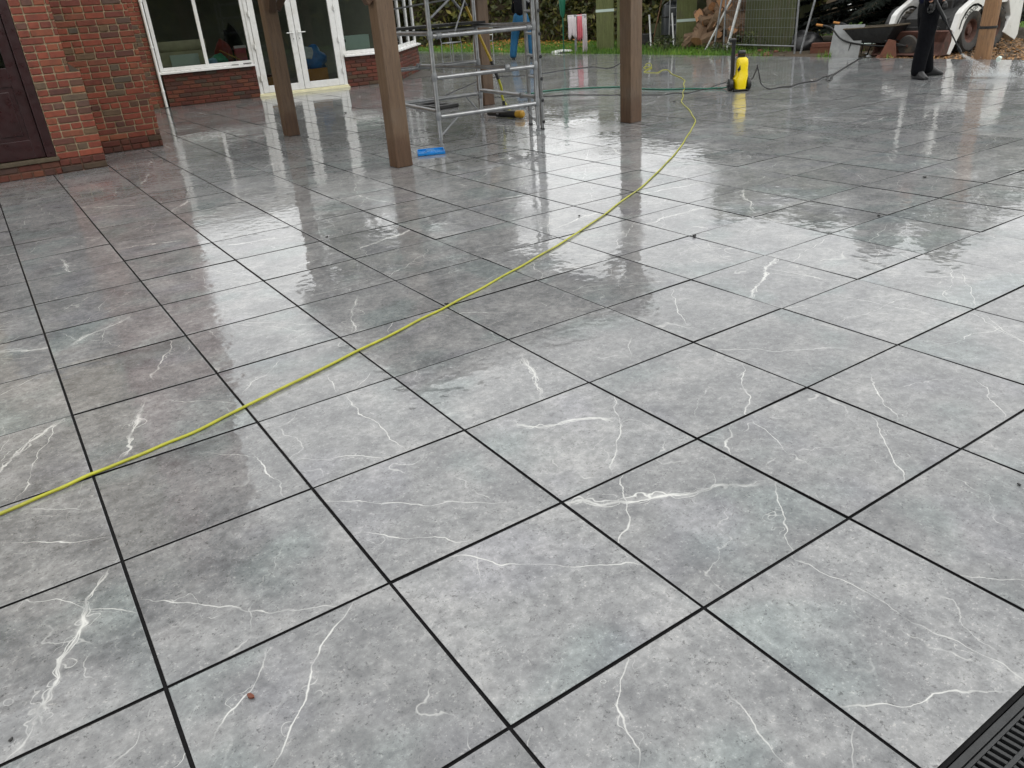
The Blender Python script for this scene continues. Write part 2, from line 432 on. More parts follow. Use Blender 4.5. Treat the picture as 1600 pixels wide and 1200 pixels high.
M_LOGEND = mat('cut_wood', lin(172,128,92), .8, .25, 20)
M_TERRA = mat('terracotta', lin(104,64,48), .75, .25, 10)
M_CLOTH = mat('pale_cloth', lin(206,198,200), .85, .08, 8)
M_PINK = mat('pink_cloth', lin(206,110,120), .85, .12, 8)
M_GREENP = mat('green_plastic', lin(24,98,74), .45, .2, 10)
M_LEAFBR = mat('brown_leaf', lin(104,56,38), .6, .35, 60)
M_HEDGE = leaf_material('hedge_leaf', lin(40,48,24), lin(74,78,38), lin(104,100,52))
M_TREE = leaf_material('tree_leaf', lin(40,50,28), lin(62,76,40), lin(92,98,52))
M_SPRUCE = leaf_material('spruce_needle', lin(12,20,16), lin(24,34,28))
M_GRASS = leaf_material('grass_blade', lin(52,90,22), lin(84,124,34), lin(108,126,54))
M_AUTUMN = leaf_material('autumn_leaf', lin(122,78,34), lin(168,112,46), lin(96,66,36))
M_CHIP = leaf_material('bark_chip', lin(112,82,50), lin(156,116,70), lin(86,64,42))
M_BARK = wood_material('tree_bark', lin(62,50,38), lin(96,82,62), .85)
def ground_material():
    t = NT('lawn_soil')
    G = t.n.new('ShaderNodeNewGeometry').outputs['Position']
    n = t.noise(G, .6, 6, .65); n2 = t.noise(G, 9, 6, .7)
    c = t.ramp(n2, [(.3, lin(46,74,18)), (.55, lin(66,98,26)), (.75, lin(86,114,40))])
    c = t.mix(t.maprange(n, .54, .66), c, lin(96,88,52))
    t.set(t.b.inputs['Base Color'], c); t.b.inputs['Roughness'].default_value = .9
    t.set(t.b.inputs['Normal'], t.bump(n2, .8, .05))
    return t.m
M_GROUND = ground_material()

# ------------------------------------------------------------------ ground
g = MB()
N = 60
for iy in range(N+1):
    for ix in range(N+1):
        fx = (ix/N*2-1); fy = (iy/N*2-1)
        x = 10+420*fx*abs(fx); y = 10+420*fy*abs(fy)
        g.v.append(Vector((x, y, -.035)))
for iy in range(N):
    for ix in range(N):
        k = iy*(N+1)+ix; g.f.append((k, k+1, k+N+2, k+N+1))
struct(g.build('ground', M_GROUND))

# ------------------------------------------------------------------ patio: bed + tiles
TS, GAP = .6, .0090
X1 = 14.4        # far edge of the paving
patio = struct(MB().box(-14, X1-.012, -1.204, 34, -.20, -.0052).box(-14, X1-.012, -6, -1.346, -.20, -.0052).build('patio', M_JOINT))
def blocked(x, y):
    if y > 9.1 and x < .65: return True
    if y > 9.0 and x < 1.15: return True
    if y > 10.2 and x < 2.0: return True
    return False
fx_, fy_, cx_, cy_ = 1203.94, 1203.94, 800, 600
cpos = Vector((0.02652081, -1.63249385, 1.42270896))
def screen(p):
    d = Vector(p)-cpos; z = d.dot(fwd)
    if z < .2: return None
    return cx_+fx_*d.dot(right)/z, cy_+fy_*d.dot(down)/z
tiles = []
for i in range(-14, 24):
    for j in range(-9, 50):
        x, y = TS*i, TS*j
        if j < -2: tiles.append((0, i, j, False)); continue
        if blocked(x+.3, y+.3): continue
        q = [screen((x+a, y+b, 0)) for a in (0, TS) for b in (0, TS)]
        if any(p is None for p in q):
            inside, area = (abs(x) < 4 and y < 2), 0
        else:
            inside = any(-60 <= p[0] <= 1660 and -60 <= p[1] <= 1260 for p in q)
            area = abs((q[3][0]-q[0][0])*(q[2][1]-q[1][1])-(q[3][1]-q[0][1])*(q[2][0]-q[1][0]))/2
            vis = any(-5 <= p[0] <= 1605 and -5 <= p[1] <= 1205 for p in q)
            area = area if vis else 0
        tiles.append((area, i, j, inside))
tiles.sort(key=lambda a: (-a[0], a[2], a[1]))
def tile_mesh():
    h = (TS-GAP)/2; b = .0022
    bm = bmesh.new(); bmesh.ops.create_cube(bm, size=1)
    bmesh.ops.scale(bm, vec=(2*h, 2*h, .02), verts=bm.verts)
    bmesh.ops.translate(bm, vec=(0, 0, -.01), verts=bm.verts)
    top = [e for e in bm.edges if all(v.co.z > -.001 for v in e.verts)]
    bmesh.ops.bevel(bm, geom=top, offset=b, segments=2, profile=.6, affect='EDGES')
    bm.normal_update()
    me = bpy.data.meshes.new('tile')
    for f in bm.faces: f.material_index = 1 if abs(f.normal.z) < .35 else 0
    bm.to_mesh(me); bm.free(); me.materials.append(M_TILE); me.materials.append(M_JOINT); return me
TM = tile_mesh()
VEINS = [(-0.04, 0.583, -0.28, 0.096, 9), (-0.267, 0.583, -0.004, 0.334, 3), (-0.28, 0.096, -0.348, 0.031, 3), (0.015, 0.373, 0.236, 0.16, 3), (0.236, 0.16, 0.458, 0.0, 3), (0.456, -0.013, 0.139, -0.376, 5), (0.235, -0.034, 0.053, -0.242, 4), (-0.239, 1.131, -0.041, 0.977, 2.5), (-0.304, 0.971, -0.007, 0.743, 3), (0.518, 0.953, 0.529, 0.625, 4), (0.368, 1.093, 0.516, 0.949, 2), (0.608, 0.465, 1.062, 0.113, 3), (0.636, 0.249, 0.843, 0.041, 3), (0.775, -0.02, 1.195, -0.379, 3), (0.849, -0.076, 0.791, -0.151, 2), (1.189, -0.023, 1.722, -0.297, 10), (1.457, -0.003, 1.214, -0.279, 4), (1.774, -0.341, 1.556, -0.593, 4), (1.225, -0.28, 1.435, -0.565, 3), (1.406, -0.489, 1.231, -0.565, 3), (1.526, -0.621, 1.564, -0.93, 4), (1.564, -0.93, 1.576, -1.191, 5), (1.212, -0.999, 1.51, -1.19, 4), (0.92, -0.6, 0.743, -0.831, 5), (1.189, -1.053, 1.114, -1.111, 4), (1.026, -0.841, 0.991, -1.0, 2.5), (1.802, -0.925, 1.908, -1.032, 3), (1.346, 0.497, 1.681, 0.323, 8), (1.967, 0.604, 1.413, 0.01, 4), (2.834, 1.176, 2.503, 0.755, 4), (2.357, 0.317, 2.039, -0.053, 4), (2.039, -0.053, 1.932, -0.353, 2), (1.98, -0.002, 1.806, -0.142, 4), (2.643, -0.104, 2.435, -0.336, 3), (2.398, -0.272, 2.08, -0.597, 4), (2.923, -0.357, 2.692, -0.592, 3), (2.405, 0.467, 2.809, 0.12, 3), (1.756, 1.001, 1.573, 0.627, 8), (1.821, 0.896, 2.1, 0.684, 2), (2.218, 0.815, 2.068, 0.669, 3), (0.274, 1.7, 0.094, 1.255, 9), (0.521, 2.406, 0.356, 1.959, 6), (0.378, 1.671, 0.583, 1.427, 2), (0.888, 1.753, 0.632, 1.501, 2.5), (0.973, 1.159, 0.97, 0.626, 4), (0.633, 0.799, 0.901, 0.616, 2.5), (1.497, 2.293, 1.271, 1.813, 7), (1.547, 1.907, 1.416, 1.676, 3), (1.008, 1.457, 0.954, 1.238, 2), (1.188, 1.338, 1.041, 1.216, 2), (1.215, -0.162, 1.354, -0.193, 2)]
by_tile = {}
for (a, b, c, d, w) in VEINS:
    # the ends lie on the joint lines: the tile is the one that holds the middle
    mx_, my_ = (a+c)/2, (b+d)/2
    i, j = math.floor(mx_/TS), math.floor(my_/TS)
    ox, oy = TS*(i+.5), TS*(j+.5)
    by_tile.setdefault((i, j), []).append((w, a-ox, b-oy, c-ox, d-oy))
rt = random.Random(5)
def veins_for(i, j):
    L = by_tile.get((i, j))
    if L:
        L = sorted(L, reverse=True)[:3]
        W = [w*.00072+.0008 for w, *_ in L]; E = [e for _, *e in L]
    else:
        E, W = [], []
        kind = rt.random()
        for k in range(rt.choice((2, 3, 3))):
            a = rt.uniform(0, math.pi); o = rt.uniform(-.2, .2); h0, h1 = rt.uniform(.15, .45), rt.uniform(.15, .45)
            cx, cy = -math.sin(a)*o, math.cos(a)*o
            E.append([cx-math.cos(a)*h0, cy-math.sin(a)*h0, cx+math.cos(a)*h1, cy+math.sin(a)*h1])
            W.append(rt.uniform(.0012, .0030) if not (k == 0 and kind < .22) else rt.uniform(.0066, .0082))
    while len(E) < 3: E.append([5., 5., 6., 6.]); W.append(.001)
    return E, W
for n, (area, i, j, inside) in enumerate(tiles[:300]):
    o = bpy.data.objects.new('tile', TM); COL.objects.link(o); o.parent = patio
    o.location = (TS*(i+.5), TS*(j+.5), rt.uniform(-.0007, .0005))
    o.rotation_euler = (rt.gauss(0, .0030), rt.gauss(0, .0030), rt.gauss(0, .0006))
    E, W = veins_for(i, j)
    o['va'] = [float(x) for x in E[0]]; o['vb'] = [float(x) for x in E[1]]; o['vc'] = [float(x) for x in E[2]]
    o['vw'] = [float(x) for x in W]; o['seed'] = rt.random()*3
# the rest joined
vs_, fs_, A = [], [], {k: [] for k in ('tl', 'va', 'vb', 'vc', 'vw', 'seed')}
src = [tuple(v.co) for v in TM.vertices]; srf = [tuple(p.vertices) for p in TM.polygons]
for (area, i, j, inside) in tiles[300:]:
    k = len(vs_); ox, oy, oz = TS*(i+.5), TS*(j+.5)-(.145 if j < -2 else 0), rt.uniform(-.0006, .0004)
    tx, ty = rt.gauss(0, .0028), rt.gauss(0, .0028)
    E, W = veins_for(i, j); sdv = rt.random()*3
    for (x, y, z) in src:
        vs_.append((x+ox, y+oy, z+oz+x*tx+y*ty)); A['tl'].append((x, y, 0)); A['seed'].append(sdv)
        A['va'].append(E[0]); A['vb'].append(E[1]); A['vc'].append(E[2]); A['vw'].append(W)
    fs_ += [tuple(q+k for q in p) for p in srf]
me = bpy.data.meshes.new('paving_tiles'); me.from_pydata(vs_, [], fs_); me.update(); me.materials.append(M_TILE_FAR); me.materials.append(M_JOINT)
me.polygons.foreach_set('material_index', [p.material_index for p in TM.polygons]*len(tiles[300:]))
for nm in ('va', 'vb', 'vc'):
    at = me.attributes.new(nm, 'FLOAT_COLOR', 'POINT'); at.data.foreach_set('color', [c for e in A[nm] for c in e])
for nm in ('tl', 'vw'):
    at = me.attributes.new(nm, 'FLOAT_VECTOR', 'POINT'); at.data.foreach_set('vector', [c for e in A[nm] for c in e])
at = me.attributes.new('seed', 'FLOAT', 'POINT'); at.data.foreach_set('value', A['seed'])
o = bpy.data.objects.new('paving_tiles', me); COL.objects.link(o); o.parent = patio; stuff(o)

# ------------------------------------------------------------------ channel drain along the near edge
dr = thing('channel_drain', 'black slotted channel drain in the corner of the wet paving', 'drain', (1.6, -1.275, 0))
f = MB()
f.box(-2.2, 2.2, .052, .0675, -.1, -.001).box(-2.2, 2.2, -.0675, -.052, -.1, -.001).box(-2.2, 2.2, -.052, .052, -.1, -.031)
f.build('channel', M_GRATE, dr, bevel=.0015)
for k, gx in enumerate((-1.75, -1.25, -.75, -.25, .25, .75, 1.25, 1.75)):
    gm = MB(); w = .5-.003
    x0, x1 = gx-w/2, gx+w/2
    gm.box(x0, x1, .042, .0505, -.02, -.004).box(x0, x1, -.0505, -.042, -.02, -.004).box(x0, x1, -.005, .005, -.02, -.004)
    nb = 26
    for q in range(nb+1):
        cx = x0+.004+(w-.008)*q/nb
        gm.bar((cx, .005, -.0125), (cx-.004, .042, -.0125), .0085, .015); gm.bar((cx-.0, -.042, -.0125), (cx+.004, -.005, -.0125), .0085, .015)
    gm.build('grate', M_GRATE, dr, bevel=.0012)
# ------------------------------------------------------------------ brick work
def brick_mesh(L, W=.102, H=.0615, m=None):
    bm = bmesh.new(); bmesh.ops.create_cube(bm, size=1); bmesh.ops.scale(bm, vec=(L, W, H), verts=bm.verts)
    bmesh.ops.bevel(bm, geom=list(bm.edges), offset=.005, segments=1, affect='EDGES')
    me = bpy.data.meshes.new('brick'); bm.to_mesh(me); bm.free(); me.materials.append(m); return me
BR = {}
rb = random.Random(3)
def lay(parent, p0, d, length, z0, z1, m, first=0, y_in=0.0, plain=False):
    """lay bricks on a face: p0 start of the face line, d unit direction along it; outward normal is (d.y,-d.x)"""
    nrm = Vector((d[1], -d[0], 0)); d = Vector((d[0], d[1], 0)); ang = math.atan2(d.y, d.x)
    w0 = wpos(parent); n = 0; row = 0; z = z0
    while z+.07 <= z1+.001:
        x = 0.0; stretch = plain or (row+first) % 3 != 1
        off = .1125 if row % 2 else 0.0
        while x < length-.03:
            L = .2145 if stretch else .1025
            if not plain and rb.random() < .12: L = .1025
            if x == 0 and off: L = .1025
            L = min(L, length-x)
            if length-x-L < .04: L = length-x
            key = (round(L, 2), m.name)
            if key not in BR: BR[key] = brick_mesh(round(L, 2), m=m)
            o = bpy.data.objects.new('brick', BR[key]); COL.objects.link(o); o.parent = parent
            c = Vector(p0)+d*(x+L/2)-nrm*(.051-rb.uniform(0.002, .007)+y_in)+Vector((0, 0, z+.0345))
            o.location = c-w0; o.rotation_euler = (rb.gauss(0, .006), rb.gauss(0, .004), ang+rb.gauss(0, .006))
            o.scale = (L/round(L, 2), 1, rb.uniform(.97, 1.03))
            x += L+.0135; n += 1
        z += .075; row += 1
    return n

# ---- main house: two stepped brick piers, side door at the left
FY, BY = 8.83, 9.97
house = thing('brick_house', 'red brick house with stepped corner and dark maroon side door', 'house', (.6, 9.0, -.02))
w = MB()
w.box(.70, 1.185, FY+.012, FY+1.3, -.02, 1.055)
w.box(.70, 1.085, FY+.013, FY+1.3, 1.055, 6.2)
w.box(-8, 1.15, BY+.012, 17.2, -.02, 6.2)
w.box(1.10, 2.05, BY+.0125, 17.0, -.02, 6.2)
w.box(-8, -.40, FY+.012, BY+.1, -.02, 6.2)
w.box(-.42, .72, FY+.10, BY+.1, 2.25, 6.2)
wall = w.build('wall', M_MORTAR, house, local=False)
MB().box(.701, 1.186, FY+.009, FY+.5, -.019, .158).build('damp_course', M_MORTAR2, house, local=False)
MB().box(1.15, 2.051, BY+.009, BY+.5, -.019, .158).build('damp_course', M_MORTAR2, house, local=False)
lay(wall, (.705, FY-.004, 0), (1, 0), .48, .005, .156, M_BRICKW)
lay(wall, (.705, FY, 0), (1, 0), .48, .155, 1.056, M_BRICK)
lay(wall, (.705, FY+.001, 0), (1, 0), .38, 1.055, 2.03, M_BRICK, 1)
lay(wall, (1.20, BY-.005, 0), (1, 0), .853, .005, .156, M_BRICKW, 1)
lay(wall, (1.20, BY, 0), (1, 0), .85, .155, 2.1, M_BRICK, 2)
# sloped weathering where the pier narrows
MB().prism([(1.086, FY+.004, 1.057), (1.187, FY+.004, 1.057), (1.086, FY+.004, 1.14)], (0, 1.2, 0)).build('weathering_brick', M_BRICKW, house, local=False)
# plain brick higher up (out of view, seen only in the wet paving)
MB().box(.702, 1.087, FY-.001, FY+.01, 2.05, 6.2).box(1.14, 2.052, BY-.001, BY+.011, 2.15, 6.2).build('upper_brickwork', M_BRICK, house, local=False)
rf = MB()
rf.prism([(-8.5, 8.3, 6.2), (2.5, 8.3, 6.2), (2.5, 12.6, 8.6), (-8.5, 12.6, 8.6)], (0, 0, .15)); rf.prism([(-8.5, 17.0, 6.2), (2.5, 17.0, 6.2), (2.5, 12.6, 8.6), (-8.5, 12.6, 8.6)], (0, 0, .15))
rf.build('roof', M_TERRA, house, local=False)
MB().box(-.40, .70, FY-.004, BY, -.02, .145).build('plinth', M_MORTAR2, house, local=False)
pl = house.children[-1]
lay(pl, (-.40, FY-.012, 0), (1, 0), 1.10, .0, .15, M_BRICKW, 1)
MB().box(-.42, .715, FY-.035, FY+.13, .148, .192).build('door_sill', M_STONE, house, bevel=.006, local=False)
# plinth courses standing proud, dark with wet
# door
door = MB()
door.box(.60, .695, FY+.005, FY+.11, .193, 2.25).box(-.42, -.33, FY+.005, FY+.11, .193, 2.25).box(-.33, .60, FY+.005, FY+.11, 2.16, 2.25)
door.build('door_frame', M_MAROON, house, bevel=.006, local=False)
dl = MB()
dy0, dy1 = FY+.045, FY+.09
dl.box(.49, .595, dy0, dy1, .2, 2.15).box(-.325, -.22, dy0, dy1, .2, 2.15)
dl.box(-.22, .49, dy0, dy1, .2, .40).box(-.22, .49, dy0, dy1, .96, 1.15).box(-.22, .49, dy0, dy1, 2.03, 2.15)
dl.box(.09, .18, dy0+.001, dy1, .40, .96).box(.095, .175, dy0+.002, dy1, 1.15, 2.03).box(-.22, .49, dy0+.003, dy1, 1.56, 1.62)
leaf = dl.build('door', M_MAROON, house, bevel=.004, local=False)
for (a, b) in ((-.22, .09), (.18, .49)):
    MB().box(a-.004, b+.004, dy0+.016, dy1-.005, .39, .97).box(a+.05, b-.05, dy0+.006, dy0+.02, .45, .91).build('door_panel', M_MAROON, leaf, bevel=.006, local=False)
for (a, b) in ((-.22, .095), (.175, .49)):
    for (c, d) in ((1.15, 1.56), (1.62, 2.03)):
        MB().box(a-.003, b+.003, dy0+.02, dy0+.026, c-.003, d+.003).build('pane', M_GLASS, leaf, local=False)
MB().box(-.40, .66, FY+.2, FY+1.1, .19, .2).box(-.40, .66, FY+1.1, FY+1.11, .2, 2.2).build('hall_lining', M_INTF, house, local=False)
# wall at the back between pier and conservatory, wet dark base
bw = MB(); bw.box(2.0, 3.245, 15.66, 17.1, -.02, 6.2)
bwall = bw.build('rear_wall', M_MORTAR, house, local=False)
lay(bwall, (2.35, 15.647, 0), (1, 0), .895, .005, 2.12, M_BRICK, 1)
MB().box(2.05, 3.247, 15.646, 15.66, 2.13, 6.2).build('upper_brickwork', M_BRICK, house, local=False)

# drain pipe
dp = thing('drainpipe', 'thin white downpipe running to the ground beside the large window', 'pipe', (3.28, 15.60, 0))
pipe_pts = [(3.28, 15.60, .012), (3.28, 15.60, 2.3)]
MB().path(pipe_pts, .028, 14).build('pipe', M_WHITE, dp, True, local=False)
for z in (.3, 1.1, 1.9): MB().lathe([(.034, -.02), (.037, 0), (.034, .02)], (3.28, 15.60, z), n=14).build('collar', M_WHITE, dp, True, local=False)

# ------------------------------------------------------------------ conservatory
CA = math.atan2(14.97-15.66, 8.1-3.32)
con = thing('conservatory', 'white framed conservatory with french doors on a low red brick wall', 'conservatory', (3.33, 15.65, 0), CA)
def cbox(name, x0, x1, y0, y1, z0, z1, m, parent, bevel=.004): return MB().box(x0, x1, y0, y1, z0, z1).build(name, m, parent, bevel=bevel)
CL = 4.82                                     # length of the front
fd = Vector((math.cos(R_(61)), math.sin(R_(61)), 0)); FL = 2.88     # splayed bay side
FE = Vector((CL, 0, 0))+fd*FL
def local_lay(parent, p0, d, length, z0, z1, m, first=0):
    return lay(parent, p0, d, length, z0, z1, m, first)
SZ = .60
lw1 = cbox('low_wall', .02, 1.80, .012, .22, -.02, SZ, M_MORTAR2, con, 0)
lw2 = cbox('low_wall', 3.67, CL, .012, .22, -.02, SZ, M_MORTAR2, con, 0)
nrm = Vector((fd.y, -fd.x, 0))
q = MB(); a0 = Vector((CL, 0, 0)); q.prism([a0-nrm*.012+Vector((0,0,-.02)), FE-nrm*.012+Vector((0,0,-.02)), FE-nrm*.22+Vector((0,0,-.02)), a0-nrm*.22+Vector((0,0,-.02))], (0, 0, SZ+.02))
lw3 = q.build('low_wall', M_MORTAR2, con)
q = MB(); q.prism([FE+Vector((0,0,-.02)), FE+Vector((-.25,.02,-.02)), (FE.x-.25, 5.0, -.02), (FE.x, 5.0, -.02)], (0, 0, SZ+.02)); q.build('low_wall', M_BRICK2, con)
# brick objects are children of low_wall parts, whose own location is zero in the conservatory's frame
_w = wpos
def wpos(o): return Vector((0, 0, 0))
lay(lw1, (.02, 0, 0), (1, 0), 1.78, .005, SZ, M_BRICK2, plain=True)
lay(lw2, (3.67, 0, 0), (1, 0), CL-3.67-.01, .005, SZ, M_BRICK2, 1, plain=True)
lay(lw3, tuple(a0+fd*.02), (fd.x, fd.y), FL-.03, .005, SZ, M_BRICK2, plain=True)
wpos = _w
def sill(p, d, L, name='window_sill'):
    d = Vector((d[0], d[1], 0)); n_ = Vector((d.y, -d.x, 0)); p = Vector(p)
    m = MB()
    prof = [(n_*.075, SZ+.002), (n_*.075, SZ+.032), (n_*-.02, SZ+.05), (n_*-.16, SZ+.05), (n_*-.16, SZ+.002)]
    m.prism([p+a+Vector((0,0,z)) for a, z in prof], d*L); return m.build(name, M_WHITE, con, bevel=.003)
sill((-.03, 0, 0), (1, 0), 1.83); sill((3.67, 0, 0), (1, 0), CL-3.67+.05); sill(tuple(a0+fd*-.02), (fd.x, fd.y), FL+.06)
TOPZ = 2.12
def window(p, d, xs, L, trans=None):
    """frame of uprights at xs along a line; panes between"""
    d = Vector((d[0], d[1], 0)); n_ = Vector((d.y, -d.x, 0)); p = Vector(p)
    def bb(m, s0, s1, o0, o1, z0, z1):
        P = [p+d*s0-n_*o0, p+d*s1-n_*o0, p+d*s1-n_*o1, p+d*s0-n_*o1]
        m.prism([c+Vector((0,0,z0)) for c in P], (0, 0, z1-z0))
    m = MB(); bb(m, 0, L, .03, .095, SZ+.051, SZ+.115); bb(m, 0, L, .03, .095, TOPZ-.06, TOPZ)
    fr = m.build('window_frame', M_WHITE, con, bevel=.006)
    for s in xs:
        m = MB(); bb(m, s-.033, s+.033, .028, .097, SZ+.052, TOPZ-.002); m.build('mullion', M_WHITE, fr, bevel=.006)
    for s0, s1 in zip(xs[:-1], xs[1:]):
        m = MB(); bb(m, s0+.02, s1-.02, .06, .066, SZ+.10, TOPZ-.05); m.build('pane', M_GLASS, fr)
window((0, 0, 0), (1, 0), [.035, .90, 1.775], 1.81)
window((3.66, 0, 0), (1, 0), [.035, CL-3.66-.035], CL-3.66)
window(tuple(a0), (fd.x, fd.y), [.04, 1.0, 1.95, FL-.04], FL)
# french doors
df = MB(); df.box(1.805, 1.875, .01, .10, .05, TOPZ).box(3.595, 3.665, .01, .10, .05, TOPZ).box(1.875, 3.595, .01, .10, TOPZ-.07, TOPZ)
dfr = df.build('door_frame', M_WHITE, con, bevel=.006)
MB().box(1.78, 3.69, -.05, .12, -.02, .028).box(1.79, 3.68, -.015, .11, .028, .058).build('threshold', M_CREAM, con, bevel=.006)
for k, (a, b) in enumerate(((1.880, 2.731), (2.739, 3.590))):
    m = MB(); s = .115
    m.box(a, a+s, .0, .07, .062, TOPZ-.075).box(b-s, b, .0, .07, .062, TOPZ-.075)
    m.box(a+s, b-s, .001, .069, .062, .062+.135).box(a+s, b-s, .001, .069, TOPZ-.19, TOPZ-.075)
    d_ = m.build('door', M_WHITE, con, bevel=.008)
    cbox('pane', a+s-.01, b-s+.01, .03, .036, .19, TOPZ-.18, M_GLASS, d_, 0)
    hx = b-s*.5 if k == 0 else a+s*.5; sg = -1 if k == 0 else 1
    h = MB(); h.box(hx-.017, hx+.017, -.014, -.0005, .98, 1.20); h.tube((hx, -.012, 1.15), (hx, -.055, 1.15), .011); h.tube((hx, -.055, 1.15), (hx+sg*.13, -.055, 1.152), .010)
    h.build('handle', M_WHITE, d_, True)
    MB().box(hx-.006, hx+.006, -.016, -.013, 1.02, 1.05).build('keyhole', M_BLACKP, d_)
    for z in (.35, .95, 1.55, 1.9):
        ex = a-.006 if k == 0 else b+.006
        MB().tube((ex, -.018, z-.05), (ex, -.018, z+.05), .017, n=10).box(ex-.03, ex+.03, -.012, .009, z-.035, z+.035).build('hinge', M_WHITE, d_, True)
# eaves and roof (seen only in the paving)
poly = [Vector((-.05, -.12, TOPZ+.001)), Vector((CL+.06, -.12, TOPZ+.001)), FE+nrm*.12+Vector((0, 0, TOPZ+.001)), Vector((FE.x+.1, 5.1, TOPZ+.001)), Vector((-.05, 5.1, TOPZ+.001))]
ev = MB(); ev.box(-.05, CL+.02, -.12, .10, TOPZ+.001, TOPZ+.16); ev.bar(a0+Vector((0, 0, TOPZ+.081)), FE+Vector((0, 0, TOPZ+.081)), .2, .158); ev.build('eaves', M_WHITE, con, bevel=.01)
for k in range(7):
    x = .0+k*.79; MB().bar((x, -.06, TOPZ+.20), (x, 2.6, 3.04), .05, .06).build('roof_bar', M_WHITE, con)
rp = [(-.05, -.1, TOPZ+.165), (CL+.06, -.1, TOPZ+.165), (CL+.06, 2.6, 3.0), (-.05, 2.6, 3.0)]
t = NT('roof_glazing'); tb = t.n.new('ShaderNodeBsdfTransparent'); tb.inputs['Color'].default_value = (.55, .58, .56, 1)
df_ = t.n.new('ShaderNodeBsdfPrincipled'); df_.inputs['Base Color'].default_value = (.3, .32, .32, 1); df_.inputs['Roughness'].default_value = .2
mm = t.n.new('ShaderNodeMixShader'); mm.inputs[0].default_value = .5; t.l.new(tb.outputs[0], mm.inputs[1]); t.l.new(df_.outputs[0], mm.inputs[2]); t.l.new(mm.outputs[0], t.out.inputs['Surface'])
MB().prism(rp, (0, 0, .02)).build('roof', t.m, con)
MB().prism([(-.05, 2.6, 3.0), (6.4, 2.6, 3.0), (6.4, 5.1, TOPZ+.1), (-.05, 5.1, TOPZ+.1)], (0, 0, .05)).build('roof', M_ALU2, con)
# inside
MB().box(-.6, 6.2, .3, 5.0, -.02, .012).build('interior_floor', M_INTF, con)
MB().box(-.6, 6.2, 4.6, 4.7, .012, TOPZ).box(-.6, -.5, .3, 4.6, .012, TOPZ).build('interior_wall', M_INT, con)
m = MB(); m.box(-.7, -.0, .24, .34, -.02, TOPZ); m.build('end_wall', M_INT, con)

def inside(x, y, z=.012):
    c, s = math.cos(CA), math.sin(CA); return (3.33+x*c-y*s, 15.65+x*s+y*c, z)
sofa = thing('sofa', 'cream padded sofa behind the left window pane', 'sofa', inside(.55, .80), CA)
m = MB(); m.box(-.62, .42, -.35, .35, 0, .62); m.build('base', M_CREAMF, sofa, bevel=.04)
m = MB(); m.path([(-.64, -.33, 1.06), (.44, -.33, 1.06)], .10, 14); m.build('rolled_back', M_CREAMF, sofa, True)
m = MB(); m.box(-.60, .40, -.36, -.24, .6, 1.04); m.build('back', M_CREAMF, sofa, bevel=.02)
o = MB().box(-.24, .30, -.02, .02, 0, .30).build('pale_board', M_PALE, None, bevel=.004)
tag(o, 'pale mint board propped inside the window in front of the sofa', 'board'); o.location = inside(.50, .34, .62); o.rotation_euler = (R_(-8), 0, CA)
shelf = thing('side_table', 'low dark table carrying clutter behind the middle window pane', 'table', inside(1.45, .95), CA)
MB().box(-.42, .45, -.35, .4, .62, .66).build('table_top', M_INTF, shelf, bevel=.005)
for sx in (-.38, .41):
    for sy in (-.31, .36): MB().box(sx-.025, sx+.025, sy-.025, sy+.025, 0, .62).build('leg', M_INTF, shelf)
def blob(name, label, cat, loc, size, m, seed, group=None):
    bm = bmesh.new(); bmesh.ops.create_icosphere(bm, subdivisions=3, radius=1)
    for v in bm.verts:
        n = mnoise.noise(v.co*1.7+Vector((seed*7.3, 0, 0)))*.38+mnoise.noise(v.co*4+Vector((0, seed*3.1, 0)))*.16
        v.co = v.co*(1+n); v.co.x *= size[0]; v.co.y *= size[1]; v.co.z = max(v.co.z, -.45)*size[2]
    z0 = min(v.co.z for v in bm.verts)
    bmesh.ops.translate(bm, vec=(0, 0, -z0), verts=bm.verts)
    me = bpy.data.meshes.new(name); bm.to_mesh(me); bm.free(); me.materials.append(m); me.shade_smooth()
    o = bpy.data.objects.new(name, me); COL.objects.link(o); o.location = loc
    return tag(o, label, cat, group)
blob('clothes_heap', 'red crumpled cloth heap on the table behind the window', 'cloth', inside(1.38, 1.12, .672), (.15, .12, .30), mat('faded_red_cloth', lin(120,40,36), .85, .3, 12), 1)
blob('sack', 'dark crumpled sack behind the red cloth heap in the window', 'sack', inside(1.62, 1.35, .012), (.3, .22, .9), M_TROUS, 9)
blob('cushion', 'blue and white cushion on the table left of the plank', 'cushion', inside(1.06, .66, .672), (.13, .08, .08), mat('pale_blue_cloth', lin(120,160,190), .8, .2, 14), 3)
cl_ = thing('stacking_crate', 'pink plastic crate on the table at the right of the window', 'crate', inside(1.70, .95, .67), CA)
MB().box(-.11, .11, -.1, .1, 0, .02).box(-.11, -.1, -.1, .1, .02, .3).box(.1, .11, -.1, .1, .02, .3).box(-.1, .1, -.1, -.09, .02, .3).box(-.1, .1, .09, .1, .02, .3).build('shell', mat('pink_plastic', lin(170,70,84), .5, .15, 8), cl_)
MB().box(-.12, .12, -.11, -.101, .26, .31).build('rim', M_CLOTH, cl_)
blob('bag', 'green carrier bag on the table behind the middle window pane', 'bag', inside(1.22, .78, .672), (.16, .12, .13), M_TEAL, 2)
o = MB().box(-.04, .04, -.28, .28, 0, .02).build('plank', M_CARD, None, bevel=.003); tag(o, 'pale plank slanting beside the green bag behind the window', 'plank'); o.location = inside(1.50, .75, .78); o.rotation_euler = (R_(28), R_(8), CA+R_(65))
cb_ = thing('cardboard_box', 'open cardboard box behind the right glass door', 'box', inside(3.12, .55), CA)
MB().box(-.24, .24, -.16, .16, 0, .40).build('carton', M_CARD, cb_, bevel=.004)
MB().bar((-.24, -.165, .40), (-.24, -.26, .36), .3, .006, (1, 0, 0)).build('flap', M_CARD, cb_)
